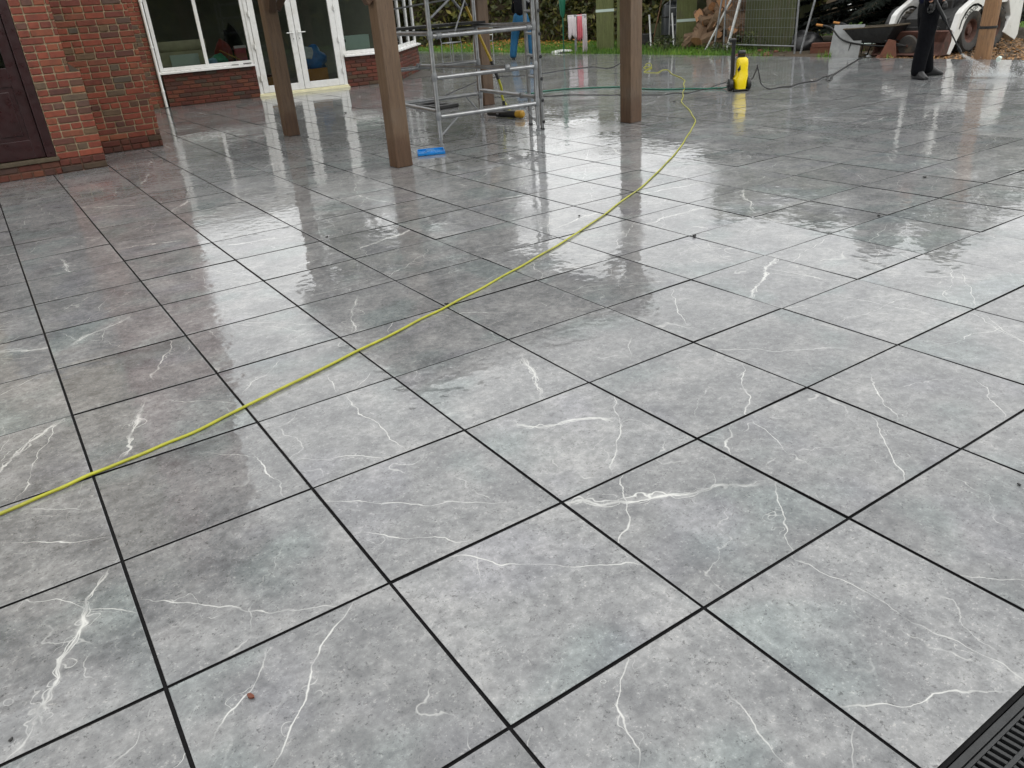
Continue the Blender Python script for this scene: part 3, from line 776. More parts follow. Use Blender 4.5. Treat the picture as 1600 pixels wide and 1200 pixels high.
blob('bag', 'blue plastic bag bulging out of the cardboard box', 'bag', inside(3.14, .58, .402), (.29, .19, .30), mat('blue_bag', lin(20,96,160), .4, .25, 10, bump=.6, bscale=14), 4)
o = MB().box(-.17, .17, -.008, .008, 0, .24).build('picture_frame', M_ALU2, None, bevel=.003); tag(o, 'tilted grey framed panel beside the blue bag', 'frame'); o.location = inside(2.98, .42, .62); o.rotation_euler = (R_(-14), R_(12), CA)
ob = thing('storage_box', 'orange storage box behind the left glass door', 'box', inside(2.22, .7), CA)
MB().box(-.25, .25, -.18, .18, 0, .32).build('tub', M_CARD, ob, bevel=.02); MB().box(-.27, .27, -.2, .2, .322, .36).build('lid', M_RUST, ob, bevel=.01)
wb = thing('cupboard', 'white cupboard top behind the window right of the doors', 'cupboard', inside(4.06, .50), CA)
MB().box(-.30, .30, -.16, .16, 0, .98).build('body', M_PALE, wb, bevel=.004)
MB().box(-.25, -.225, -.172, -.162, .86, .92).build('handle', M_BLACKP, wb)
o = MB().box(-.07, .07, -.02, .02, 0, .012).build('scraper', M_BLACKP, None, bevel=.004); tag(o, 'small black scraper at the left on the white window sill', 'scraper'); o.location = inside(1.42, -.03, SZ+.053); o.rotation_euler = (0, 0, CA+.05)
o = MB().box(-.08, .08, -.022, .022, 0, .018).build('squeegee', M_BLACKP, None, bevel=.005); tag(o, 'small black tool nearest the door on the white window sill', 'tool'); o.location = inside(1.66, -.03, SZ+.053); o.rotation_euler = (0, 0, CA+.12)
blob('hanging_garment', 'dark garment hanging behind the timber post at the window', 'garment', inside(4.55, .42, .86), (.09, .05, .55), M_TROUS, 6)

# ------------------------------------------------------------------ pergola
pg = thing('pergola', 'brown timber pergola on four square posts over the wet paving', 'pergola', (5.1, 7.4, 0))
PW = .185; PT = 2.06
posts = [(3.49, 5.685), (3.545, 9.10), (6.745, 9.20), (6.685, 5.795)]
PO = []
for k, (x, y) in enumerate(posts):
    w_ = PW if k in (2, 3) else .175
    o = MB().box(-w_/2, w_/2, -w_/2, w_/2, .001, PT).build('post', M_WOOD, pg, bevel=.008)
    o.location = Vector((x, y, 0))-pg.location; o.rotation_euler = (0, 0, R_((2, 1, 1, 3)[k])); PO.append(o)
def pbeam(name, p0, p1, w, h, ext=.25):
    p0, p1 = Vector(p0), Vector(p1); d = (p1-p0).normalized()
    c = (p0+p1)/2; L = (p1-p0).length+2*ext
    o = MB().box(-w/2, w/2, -h/2, h/2, -L/2, L/2).build(name, M_WOOD, pg, bevel=.006)
    o.location = c-pg.location; o.rotation_euler = d.to_track_quat('Z', 'Y').to_euler(); return o
zb = PT+.101
for a, b in ((0, 3), (1, 2)): pbeam('beam', (*posts[a], zb), (*posts[b], zb), .2, .15, .3)
for a, b in ((0, 1), (3, 2)):
    pbeam('cross_beam', (*posts[a], zb+.176), (*posts[b], zb+.176), .15, .12, .35)
for k in range(1, 12):
    t_ = k/12
    p = Vector((*posts[0], 0)).lerp(Vector((*posts[3], 0)), t_); q_ = Vector((*posts[1], 0)).lerp(Vector((*posts[2], 0)), t_)
    pbeam('rafter', (p.x, p.y, zb+.151), (q_.x, q_.y, zb+.151), .1, .05, .35)
for k in range(24):
    t_ = (k+.5)/24
    p = Vector((*posts[0], 0)).lerp(Vector((*posts[1], 0)), t_*1.12-.06); q_ = Vector((*posts[3], 0)).lerp(Vector((*posts[2], 0)), t_*1.12-.06)
    pbeam('roof_board', (p.x, p.y, zb+.262), (q_.x, q_.y, zb+.262), .03, .145, .3)
# knee braces
for k, (dx, dy) in enumerate((((1, 0), (0, 1)), ((1, 0), (0, -1)), ((-1, 0), (0, -1)), ((-1, 0), (0, 1)))):
    x, y = posts[k]
    for d in (dx, dy):
        pbeam('brace', (x+d[0]*.10, y+d[1]*.10, 1.53), (x+d[0]*.48, y+d[1]*.48, 2.03), .09, .09, .0)
    if k == 0: pbeam('brace', (x-.10, y, 1.50), (x-.42, y, 2.03), .09, .09, 0)
# ------------------------------------------------------------------ scaffold tower
F_L, F_R, B_R, B_L = (4.37, 6.42), (5.66, 6.31), (5.79, 7.80), (4.52, 7.90)
sc = thing('scaffold_tower', 'bare aluminium scaffold tower standing under the pergola', 'scaffold', (5.1, 7.1, 0))
S = {'FL': F_L, 'FR': F_R, 'BR': B_R, 'BL': B_L}
def V3(p, z): return Vector((p[0], p[1], z))
for k, p in S.items():
    m = MB(); m.tube(V3(p, .06), V3(p, 1.98), .0255, n=16)
    leg = m.build('upright', M_ALU, sc, True, local=False)
    MB().lathe([(.016, .012), (.018, .05), (.019, .20), (.0185, .28)], V3(p, 0), n=14).lathe([(.032, .001), (.032, .012), (.02, .02)], V3(p, 0), n=14).build('foot', M_ALU2, leg, True, local=False)
    for z in (.32, .73, 1.15):
        MB().lathe([(.028, -.045), (.033, -.03), (.033, .03), (.028, .045)], V3(p, z), n=14).build('joint_sleeve', M_ALU2, leg, True, local=False)
def led(a, b, z0, z1=None, r=.0245, name='ledger', inset=.03, m=M_ALU):
    z1 = z0 if z1 is None else z1
    A, B = V3(a, z0), V3(b, z1); d = (B-A).normalized()
    o = MB().tube(A+d*inset, B-d*inset, r, n=14).build(name, m, sc, True, local=False); return o
for z in (.31, .72, 1.14): led(F_L, F_R, z)
for z in (.34, .74, 1.15): led(B_L, B_R, z)
led(F_L, B_L, .37); led(F_R, B_R, .38); led(F_R, B_R, 1.17); led(F_L, B_L, 1.17)
for z in (1.55, 1.9): led(F_L, F_R, z); led(B_L, B_R, z)
# plan brace with couplers
pa = Vector((4.95, 7.87, .76)); pb_ = Vector((5.28, 6.34, .745))
o = MB().tube(pa, pb_, .021, n=12).build('plan_brace', M_ALU, sc, True, local=False)
for p in (pa, pb_, V3(F_L, .0)+Vector((.10, -.006, 1.14)), V3(F_R, 0)+Vector((-.07, .006, 1.14)), V3(F_R, .38)+Vector((.03, .35, 0))):
    MB().lathe([(.03, -.03), (.037, -.02), (.03, 0), (.037, .02), (.03, .03)], p, (1, -.05, 0), n=14).build('coupler', M_ALU2, sc, True, local=False)
def strut(a, b, r=.011, m=M_ALU2): MB().tube(a, b, r, n=8).build('strut', m, sc, True, local=False)
strut((4.385, 6.42, .11), (4.62, 6.40, .295)); strut((5.76, 7.80, .10), (5.56, 7.82, .335)); strut((5.63, 6.31, .10), (5.48, 6.33, .30), .006)
strut((4.40, 6.42, 1.32), (4.72, 6.40, 1.54), .013); strut((4.85, 6.39, 1.52), (4.68, 6.41, 1.17), .010); strut((5.62, 6.31, 1.40), (5.45, 6.33, 1.54), .013)
strut((4.55, 7.9, 1.42), (5.50, 7.83, 1.50), .010); strut((5.48, 7.83, 1.52), (5.62, 7.83, 1.36), .018)
# platform beam at the back
MB().bar((4.55, 7.80, 1.21), (5.76, 7.70, 1.21), .5, .03).build('platform', M_DKMET, sc, bevel=.004, local=False)

# ladder standing against the tower
ld = thing('ladder', 'aluminium ladder standing upright at the right side of the scaffold tower', 'ladder', (5.88, 6.55, 0))
a_, b_ = (5.745, 6.345), (5.905, 6.82)
for p in (a_, b_):
    MB().bar(V3(p, .012), V3(p, 2.0), .03, .068, (b_[0]-a_[0], b_[1]-a_[1], 0)).build('stile', M_ALU, ld, bevel=.004, local=False)
    MB().bar(V3(p, .001), V3(p, .013), .036, .075, (b_[0]-a_[0], b_[1]-a_[1], 0)).build('rubber_foot', M_BLACKP, ld, local=False)
for k in range(8):
    z = .09+.243*k
    r_ = MB().tube(V3(a_, z), V3(b_, z), .016, n=10).build('rung', M_ALU, ld, True, local=False)
    MB().lathe([(.019, 0), (.021, .006), (.015, .012)], V3(a_, z)+Vector((-.002, -.034, 0)), (.15, -1, 0), n=12).build('rung_cap', M_BLACKP, r_, True, local=False)

# ------------------------------------------------------------------ small things near the tower
tr = thing('tray', 'bright blue plastic tray lying on the paving by the timber post', 'tray', (4.06, 6.10, 0), R_(-26))
m = MB(); m.box(-.165, .165, -.17, .17, .001, .010).box(-.18, -.165, -.18, .18, .001, .03).box(.165, .18, -.18, .18, .001, .03).box(-.165, .165, .17, .18, .001, .03).box(-.165, .165, -.18, -.17, .001, .03)
tr.scale = (.82, .82, .9); m.build('shell', M_BLUE, tr, bevel=.004); MB().box(-.06, .05, -.1, .12, .013, .03).build('raised_panel', M_BLUE, tr, bevel=.006)
fr_ = thing('kneeling_frame', 'black open plastic frame lying flat under the scaffold', 'frame', (6.16, 9.75, 0), R_(4))
m = MB(); m.box(-.2, .2, -.33, -.27, .001, .06).box(-.2, .2, .27, .33, .001, .06).box(-.2, -.14, -.27, .27, .001, .05).box(.14, .2, -.27, .27, .001, .05); m.build('rim', M_BLACKP, fr_, bevel=.012)
MB().box(-.14, .14, -.03, .03, .004, .05).build('crossbar', M_BLACKP, fr_, bevel=.008)
tl = thing('grinder', 'black hand tool with yellow end lying on the paving under the scaffold', 'tool', (6.07, 7.60, 0), R_(-72))
MB().lathe([(.025, -.34), (.034, -.32), (.03, -.2), (.045, -.18), (.05, .1), (.046, .16)], (0, 0, .052), (1, 0, 0), 18).build('body', M_BLACKP, tl, True)
MB().lathe([(.047, .161), (.052, .18), (.05, .26), (.03, .28)], (0, 0, .055), (1, 0, 0), 18).build('yellow_end', mat('tool_yellow', lin(176,134,36), .45, .2, 12), tl, True)
MB().lathe([(.018, 0), (.02, .1), (.022, .13)], (-.05, 0, .09), (0, 0, 1), 12).lathe([(.02, 0), (.022, .03), (.012, .045)], (-.12, -.04, .05), (0, -1, 0), 12).build('side_handle', M_BLACKP, tl, True)
yp = thing('yellow_pole', 'yellow and black pole leaning against the rear timber post', 'pole', (6.28, 7.92, 0))
P0, P1 = Vector((6.30, 8.02, .10)), Vector((5.98, 8.28, 1.55))
MB().path(catmull([(6.20, 7.70, .03), (6.33, 7.88, .012), (6.36, 8.0, .05), (6.31, 8.06, .2), (6.30, 8.06, .34), (6.26, 8.06, .46)], 6), .018, 10).build('cable_end', M_YHOSE, yp, True, local=False)
MB().tube((6.26, 8.06, .46), (6.19, 8.10, .70), .024, n=12).build('grip', M_BLACKP, yp, True, local=False)
MB().tube((6.19, 8.10, .70), (5.93, 8.22, 1.40), .019, n=12).build('shaft', mat('yellow_shaft', lin(176,146,40), .4, .15, 12), yp, True, local=False)
MB().tube((5.93, 8.22, 1.40), (5.84, 8.26, 1.62), .028, n=12).build('head', M_BLACKP, yp, True, local=False)

# ------------------------------------------------------------------ hoses and cables
def hose(name, label, pts, r, m, z=None, k=7, wob=0.0):
    P = catmull(pts, k, (z if z is not None else r+.001))
    if wob:
        for i, p in enumerate(P):
            p.x += mnoise.noise(Vector((i*.21, r*100, 0)))*wob; p.y += mnoise.noise(Vector((0, i*.21, r*90)))*wob
    o = MB().path(P, r, 10).build(name, m, None, True); return tag(o, label, 'cable' if 'cable' in name else 'hose')
YEL = [(-0.296, 1.136), (-0.149, 1.163), (0.006, 1.206), (0.193, 1.242), (0.365, 1.275), (0.611, 1.358), (0.905, 1.463), (1.214, 1.57), (1.527, 1.684), (1.806, 1.784), (2.129, 1.913), (2.378, 2.025), (2.719, 2.172), (3.132, 2.375), (3.645, 2.651), (4.304, 3.031), (4.861, 3.393), (5.353, 3.738), (5.97, 4.2), (6.558, 4.666), (7.01, 5.045), (7.332, 5.378), (7.67, 5.773), (8.074, 6.286), (8.352, 6.598), (8.672, 6.879), (9.058, 7.274), (9.489, 7.675), (9.949, 8.144), (10.314, 8.476), (10.67, 8.953), (11.041, 9.522), (11.561, 10.155), (11.533, 10.268), (11.138, 9.997), (11.095, 10.162), (11.149, 10.4)]
YELC = [(11.149, 10.4), (11.45, 10.615), (11.764, 10.839), (12.051, 11.261), (11.824, 11.131), (11.539, 10.748), (12.071, 11.166), (12.607, 11.817), (12.252, 11.556)]
GRN = [(8.059, 11.288), (7.79, 10.24), (7.93, 9.669), (8.281, 9.692), (8.626, 9.513), (8.951, 9.138), (9.163, 8.81), (9.115, 8.212), (9.192, 7.782), (9.368, 7.541), (9.479, 7.245), (9.613, 7.109), (9.792, 7.079)]
CAB1 = [(6.935, 10.984), (7.846, 11.861), (8.83, 12.802), (9.561, 13.151), (9.818, 12.683), (10.336, 12.596), (10.944, 12.722), (11.35, 12.677), (11.638, 12.587), (11.504, 11.995), (11.759, 12.022), (12.461, 12.618), (13.226, 13.311), (13.652, 13.585)]
CAB2 = [(7.23, 10.079), (7.46, 9.743), (7.763, 9.433), (7.827, 9.075), (8.097, 8.833), (8.274, 8.403), (8.444, 7.989), (8.588, 7.64), (8.707, 7.35), (8.954, 7.332), (9.03, 7.141), (9.4, 7.235), (9.64, 7.264)]
BLK = [(9.782, 6.657), (9.694, 6.462), (9.957, 6.626), (9.961, 6.616), (9.802, 6.388), (9.835, 6.299), (10.079, 6.29), (10.191, 6.206), (10.482, 6.319), (10.731, 6.337), (10.915, 6.303), (11.305, 6.477), (11.561, 6.546), (11.501, 6.433), (11.129, 6.176), (10.838, 6.011), (11.038, 6.189), (11.414, 6.416), (11.908, 6.665), (12.717, 7.067), (13.622, 7.505), (14.286, 7.825), (14.759, 8.049)]
yo = hose('garden_hose', 'long thin yellow hose snaking across the wet paving', YEL+YELC[1:], .0062, M_YHOSE, None, 7, .012)
hose('garden_hose', 'dark green hose running to the yellow pressure washer', GRN[:-1]+[(9.66, 6.99, .02), (9.56, 6.80, .09)], .0115, M_GHOSE, None, 8, .02)
hose('power_cable', 'thin grey cable trailing across the paving behind the scaffold to the garden', CAB1, .007, M_DKMET, None, 8, .03)
hose('power_cable', 'thin black cable lying beside the green hose left of the washer', CAB2+[(9.62, 7.10, .06), (9.60, 6.86, .12)], .006, M_DKMET, None, 8, .02)
BLK3 = [(9.72, 6.64, .12), (9.80, 6.60, .14), (9.86, 6.57, .30), (9.87, 6.58, .32), (9.89, 6.55, .2), (9.90, 6.50, .06)]+[(x, y, .010) for x, y in BLK[5:13]]+[(11.57, 6.50, .02), (11.40, 6.36, .025), (11.10, 6.18, .012), (10.98, 6.12, .012), (11.08, 6.24, .025), (11.40, 6.42, .03)]+[(x, y, .010) for x, y in BLK[18:-1]]+[(14.30, 7.84, .01), (14.9, 8.1, -.02)]
hose('pressure_hose', 'black looping hose from the washer across the paving to the wheelbarrow', BLK3, .009, M_BLACKP, None, 7)

# ------------------------------------------------------------------ pressure washer
pw = thing('pressure_washer', 'yellow and black pressure washer standing on the wet paving', 'pressure washer', (9.58, 6.66, 0), R_(-34))
# local x to the right in the picture, -y towards the viewer
m = MB()
secs = [(.03, .078, .125), (.10, .085, .125), (.17, .098, .115), (.22, .085, .10), (.30, .078, .09), (.38, .082, .085), (.43, .075, .075), (.455, .05, .05)]
n = 24; k0 = 0
for (z, hx, hy) in secs:
    for j in range(n):
        t_ = 2*math.pi*j/n; c_, s_ = math.cos(t_), math.sin(t_)
        sq = lambda v: math.copysign(abs(v)**.55, v)
        m.v.append(Vector((.015+hx*sq(c_)+(.02 if z > .2 else 0), hy*sq(s_), z)))
for i in range(len(secs)-1):
    for j in range(n): m.f.append((i*n+j, i*n+(j+1) % n, (i+1)*n+(j+1) % n, (i+1)*n+j))
m.f.append(tuple(reversed(range(n)))); m.f.append(tuple((len(secs)-1)*n+j for j in range(n)))
body = m.build('body', M_YELLOW, pw, True)
for sx in (-1, 1):
    wh = MB().lathe([(.05, -.03), (.085, -.026), (.09, 0), (.085, .026), (.05, .03)], (sx*.132, -.03, .0905), (1, 0, 0), 24).build('wheel', M_BLACKP, pw, True)
    MB().lathe([(.02, -.034), (.05, -.031), (.05, .033), (.02, .038)], (sx*.132, -.03, .0905), (1, 0, 0), 16).build('hub', M_DKMET, wh, True)
MB().box(-.10, .12, -.13, .1, .008, .03).build('base', M_BLACKP, pw, bevel=.008)
hd = MB(); hd.box(-.115, -.065, .02, .075, .03, .70).build('handle_column', M_BLACKP, pw, bevel=.012)
MB().box(-.16, -.06, .0, .09, .665, .715).build('handle_grip', M_BLACKP, pw, bevel=.015)
MB().box(-.02, .075, .01, .06, .43, .50).lathe([(.03, -.05), (.036, -.03), (.036, .03), (.03, .05)], (.03, .03, .515), (1, 0, 0), 14).build('carry_handle', M_BLACKP, pw, True)
MB().prism([(-.035, -.094, .27), (-.005, -.094, .30), (-.015, -.094, .36), (-.028, -.094, .33), (-.05, -.094, .30)], (0, .02, 0)).build('emblem', M_BLACKP, pw)
MB().box(.082, .112, -.06, .02, .20, .27).lathe([(.03, 0), (.03, .02), (.012, .03)], (.10, -.05, .17), (0, -1, 0), 16).build('hose_outlet', M_BLACKP, pw, bevel=.006)
MB().lathe([(.018, 0), (.022, .05), (.015, .07)], (-.115, -.04, .09), (-1, -.3, -.1), 12).build('water_inlet', M_BLACKP, pw, True)

# ------------------------------------------------------------------ people
def skin(name, verts, edges, radii, material, parent, subs=2, root=0):
    me = bpy.data.meshes.new(name); me.from_pydata([tuple(v) for v in verts], edges, []); me.update()
    o = bpy.data.objects.new(name, me); COL.objects.link(o); o.parent = parent
    s = o.modifiers.new('skin', 'SKIN'); s.use_smooth_shade = True
    if not me.skin_vertices:
        pass
    for i, r in enumerate(radii):
        d = me.skin_vertices[0].data[i]; d.radius = (r, r) if not isinstance(r, tuple) else r
        d.use_root = (i == root)
    sb = o.modifiers.new('subsurf', 'SUBSURF'); sb.levels = subs; sb.render_levels = subs
    me.materials.append(material); return o
def mean(a, b, t=.5): return Vector(a).lerp(Vector(b), t)
def person(name, label, loc, rz, J, mats, gun=None):
    """J: joints in the person's own frame (faces +x, left is +y)"""
    t = thing(name, label, 'person', loc, rz)
    v = {k: Vector(p) for k, p in J.items()}
    order = ['pelvis', 'belly', 'chest', 'neck', 'head0', 'shL', 'elL', 'wrL', 'shR', 'elR', 'wrR', 'hipL', 'knL', 'anL', 'hipR', 'knR', 'anR', 'toL', 'toR']
    idx = {k: i for i, k in enumerate(order)}
    E = [('pelvis','belly'),('belly','chest'),('chest','neck'),('neck','head0'),('chest','shL'),('shL','elL'),('elL','wrL'),('chest','shR'),('shR','elR'),('elR','wrR'),
         ('pelvis','hipL'),('hipL','knL'),('knL','anL'),('anL','toL'),('pelvis','hipR'),('hipR','knR'),('knR','anR'),('anR','toR')]
    rad = dict(pelvis=.115, belly=.11, chest=.125, neck=.055, head0=.05, shL=.06, elL=.042, wrL=.03, shR=.06, elR=.042, wrR=.03, hipL=.085, knL=.06, anL=.026, hipR=.085, knR=.06, anR=.026, toL=.026, toR=.026)
    vb_ = dict(v); vb_['toL'] = mean(v['anL'], v['toL'], .35)+Vector((0, 0, -.02)); vb_['toR'] = mean(v['anR'], v['toR'], .35)+Vector((0, 0, -.02))
    body = skin('body', [vb_[k] for k in order], [(idx[a], idx[b]) for a, b in E], [rad[k] for k in order], mats['skin'], t)
    # head as a shaped mesh joined to the neck
    hm = MB(); c = v['head']; f_ = Vector((1, 0, 0))
    bm = bmesh.new(); bmesh.ops.create_uvsphere(bm, u_segments=20, v_segments=14, radius=1)
    for q in bm.verts:
        x, y, z = q.co
        q.co.x = x*.098+(.012 if x > 0 and z < 0 else 0); q.co.y = y*.076*(1-.18*max(0, -z)); q.co.z = z*.122
        if x > .8 and abs(y) < .25 and -.25 < z < .12: q.co.x += .018
        q.co += c
    me = bpy.data.meshes.new('head'); bm.to_mesh(me); bm.free(); me.materials.append(mats['skin']); me.shade_smooth()
    hd_ = bpy.data.objects.new('head', me); COL.objects.link(hd_); hd_.parent = t
    for s_ in (-1, 1):
        MB().lathe([(.004, -.008), (.011, 0), (.004, .008)], c+Vector((.091, s_*.031, .008)), (1, 0, 0), 10).build('eye', M_BLACKP, hd_, True)
        MB().lathe([(.01, -.01), (.03, 0), (.012, .012)], c+Vector((-.005, s_*.076, -.005)), (.3, s_, 0), 10).build('ear', mats['skin'], hd_, True)
    MB().box(c.x+.09, c.x+.103, c.y-.022, c.y+.022, c.z-.068, c.z-.06).build('mouth', M_RED, hd_, bevel=.003)
    bm = bmesh.new(); bmesh.ops.create_uvsphere(bm, u_segments=20, v_segments=14, radius=1)
    bmesh.ops.delete(bm, geom=[q for q in bm.verts if q.co.z < -.15+max(0, q.co.x)*.75], context='VERTS')
    for q in bm.verts: q.co = Vector((q.co.x*.106-.004, q.co.y*.085, q.co.z*.131))+c
    me = bpy.data.meshes.new('hair'); bm.to_mesh(me); bm.free(); me.materials.append(mats['hair']); me.shade_smooth()
    ho = bpy.data.objects.new('hair', me); COL.objects.link(ho); ho.parent = hd_
    # trousers
    tv = ['pelvis', 'belly0', 'hipL', 'knL', 'cuL', 'hipR', 'knR', 'cuR']; v['belly0'] = mean(v['pelvis'], v['belly'], 1.15)
    v['cuL'] = mean(v['anL'], v['knL'], -.17)+Vector((-.02, 0, .0)); v['cuR'] = mean(v['anR'], v['knR'], -.17)+Vector((-.0, -.01, .0))
    v['mthL'] = mean(v['hipL'], v['knL'], .5); v['mthR'] = mean(v['hipR'], v['knR'], .5)
    v['mcL'] = mean(v['knL'], v['cuL'], .5)+Vector((-.012, 0, 0)); v['mcR'] = mean(v['knR'], v['cuR'], .5)+Vector((-.012, 0, 0))
    tv = ['pelvis', 'belly0', 'hipL', 'mthL', 'knL', 'mcL', 'cuL', 'hipR', 'mthR', 'knR', 'mcR', 'cuR']; ti = {k: i for i, k in enumerate(tv)}
    te = [('pelvis','belly0'),('pelvis','hipL'),('hipL','mthL'),('mthL','knL'),('knL','mcL'),('mcL','cuL'),('pelvis','hipR'),('hipR','mthR'),('mthR','knR'),('knR','mcR'),('mcR','cuR')]
    tr_ = dict(pelvis=.165, belly0=.15, hipL=.13, mthL=.128, knL=.108, mcL=.104, cuL=.096, hipR=.13, mthR=.128, knR=.108, mcR=.104, cuR=.096)
    skin('trousers', [v[k] for k in tv], [(ti[a], ti[b]) for a, b in te], [tr_[k] for k in tv], mats['trousers'], t)
    # jacket
    v['ja0'] = mean(v['pelvis'], v['belly'], -.1); v['ja1'] = mean(v['belly'], v['chest'], .3); v['cfL'] = mean(v['elL'], v['wrL'], .9); v['cfR'] = mean(v['elR'], v['wrR'], .9); v['nk'] = mean(v['chest'], v['neck'], .75)
    jv = ['chest', 'ja1', 'ja0', 'nk', 'shL', 'elL', 'cfL', 'shR', 'elR', 'cfR']; ji = {k: i for i, k in enumerate(jv)}
    je = [('chest','ja1'),('ja1','ja0'),('chest','nk'),('chest','shL'),('shL','elL'),('elL','cfL'),('chest','shR'),('shR','elR'),('elR','cfR')]
    jr = dict(chest=.175, ja1=.18, ja0=.195, nk=.075, shL=.085, elL=.066, cfL=.05, shR=.085, elR=.066, cfR=.05)
    skin('jacket', [v[k] for k in jv], [(ji[a], ji[b]) for a, b in je], [jr[k] for k in jv], mats['jacket'], t)
    # shoes
    for s_ in ('L', 'R'):
        a, b = v['an'+s_], v['to'+s_]; d = Vector((b.x-a.x, b.y-a.y, 0)).normalized(); sd_ = Vector((-d.y, d.x, 0))
        prof = [(-.085, .040, .12), (-.06, .050, .15), (0, .054, .15), (.06, .054, .145), (.12, .054, .09), (.18, .050, .058), (.215, .03, .04)]
        m = MB(); zb_ = -a.z+.0 if False else 0
        n = 12
        for (u, hw, hh) in prof:
            for j in range(n):
                an = 2*math.pi*j/n
                m.v.append(Vector((a.x, a.y, 0))+d*u+sd_*hw*math.cos(an)+Vector((0, 0, .002+hh*(.5+.5*max(-1, 1.35*math.sin(an) if math.sin(an) < 0 else math.sin(an))))))
        for i in range(len(prof)-1):
            for j in range(n): m.f.append((i*n+j, i*n+(j+1) % n, (i+1)*n+(j+1) % n, (i+1)*n+j))
        m.f.append(tuple(range(n))); m.f.append(tuple((len(prof)-1)*n+j for j in range(n)))
        m.build('shoe', M_SHOE, t, True)
    # hands: palm with five curled fingers
    for s_ in ('L', 'R'):
        w_, e_ = v['wr'+s_], v['el'+s_]; d = (w_-e_).normalized(); up_ = Vector((0, 0, 1)); sd_ = d.cross(up_).normalized(); nn = sd_.cross(d)
        P = [w_, w_+d*.045, w_+d*.085]; Ed = [(0, 1), (1, 2)]; Rr = [.028, .034, .034]
        for f in range(4):
            o_ = sd_*(-.027+.018*f); L = (.07, .08, .076, .06)[f]; k = len(P)
            P += [w_+d*.085+o_, w_+d*(.085+L*.4)+o_-nn*.018, w_+d*(.085+L*.45)+o_-nn*(.018+L*.4), w_+d*(.085+L*.1)+o_-nn*(.02+L*.6)]
            Ed += [(2, k), (k, k+1), (k+1, k+2), (k+2, k+3)]; Rr += [.0105, .0095, .009, .008]
        k = len(P); P += [w_+d*.04+sd_*-.035-nn*.01, w_+d*.07+sd_*-.045-nn*.035, w_+d*.085+sd_*-.03-nn*.055]; Ed += [(1, k), (k, k+1), (k+1, k+2)]; Rr += [.012, .0105, .009]
        skin('hand', P, Ed, Rr, mats.get('hand', mats['skin']), t, 1)
    return t, v

# worker with the lance: stands at the right, faces to the right of the picture
FA = math.atan2(-.62, .78)
JW = dict(pelvis=(0, 0, .93), belly=(.01, 0, 1.10), chest=(.03, 0, 1.34), neck=(.05, 0, 1.52), head0=(.06, 0, 1.58), head=(.08, 0, 1.68),
    shL=(.03, .19, 1.42), elL=(.16, .18, 1.16), wrL=(.14, -.10, 1.0), shR=(.03, -.19, 1.42), elR=(-.16, -.30, 1.19), wrR=(-.09, -.28, 1.0),
    hipL=(.0, .10, .88), knL=(.09, .14, .50), anL=(.18, .15, .09), hipR=(0, -.10, .88), knR=(-.05, -.15, .48), anR=(-.10, -.19, .09), toL=(.32, .15, .04), toR=(-.06, -.35, .04))
wk, wv_ = person('person', 'person in navy top and dark trousers spraying the paving at right', (11.78, 5.18, 0), FA, JW, dict(skin=M_SKIN, hair=M_HAIR, trousers=M_TROUS, jacket=M_NAVY, hand=M_DKMET))
Rm = Matrix.Rotation(FA, 4, 'Z')
def w2(p): return Rm @ Vector(p)+Vector((11.78, 5.18, 0))
lance = thing('spray_lance', 'black spray lance held by the worker pointing down to the right', 'spray lance', w2((.2, -.2, .9)))
gA, gB, gT = w2((.20, -.25, .89)), w2((.42, .08, .80)), w2((.66, -.10, .26))
tip = Vector((12.10, 4.78, .30)); grip = w2((.0, -.28, .96))
d_ = (tip-grip).normalized()
MB().path([grip-d_*.16, grip-d_*.1, grip+d_*.05, grip+d_*.24, grip+d_*.3], [.016, .026, .024, .026, .014], 12).build('gun_body', M_BLACKP, lance, True, local=False)
MB().path([grip-d_*.08, grip-d_*.10+Vector((0, 0, -.13))], [.02, .018], 10).build('trigger_handle', M_BLACKP, lance, True, local=False)
MB().path([grip+d_*.28, tip-d_*.1], [.010, .010], 10).build('wand', M_BLACKP, lance, True, local=False)
MB().path([tip-d_*.12, tip-d_*.1, tip-d_*.02, tip], [.012, .018, .018, .010], 10).build('nozzle', M_BLACKP, lance, True, local=False)
MB().path(catmull([grip-d_*.14, grip-d_*.25+Vector((-.05, .05, .02)), (11.98, 5.30, .55), (12.06, 5.33, .12), (12.2, 5.40, .011), (13.1, 5.9, .011), (14.2, 6.5, .011)], 8), .008, 8).build('supply_hose', M_BLACKP, lance, True, local=False)
# water fan: droplets and splash
t = NT('water_drops'); t.b.inputs['Base Color'].default_value = (.92, .95, .96, 1); t.b.inputs['Roughness'].default_value = .15; t.b.inputs['Transmission Weight'].default_value = .2; t.b.inputs['IOR'].default_value = 1.33
rw = random.Random(8); m = MB()
def drop(p, r, st=None):
    st = Vector((0, 0, 1)) if st is None else st
    a = st.orthogonal().normalized()*r; b = st.normalized().cross(a.normalized())*r; s2 = st.normalized()*r*rw.uniform(1.5, 4)
    m.add([p+a, p+b, p-a, p-b, p+s2, p-s2], [(0,1,4), (1,2,4), (2,3,4), (3,0,4), (1,0,5), (2,1,5), (3,2,5), (0,3,5)])
hit0, hit1 = Vector((11.95, 4.45, .004)), Vector((12.06, 4.00, .004))
for k in range(1800):
    u, s_ = rw.random(), rw.random()**.6
    e = hit0.lerp(hit1, s_); p = tip.lerp(e, u)+Vector((rw.gauss(0, .008), rw.gauss(0, .008), rw.gauss(0, .008)))
    if p.z > .004: drop(p, rw.uniform(.0008, .0020), e-tip)
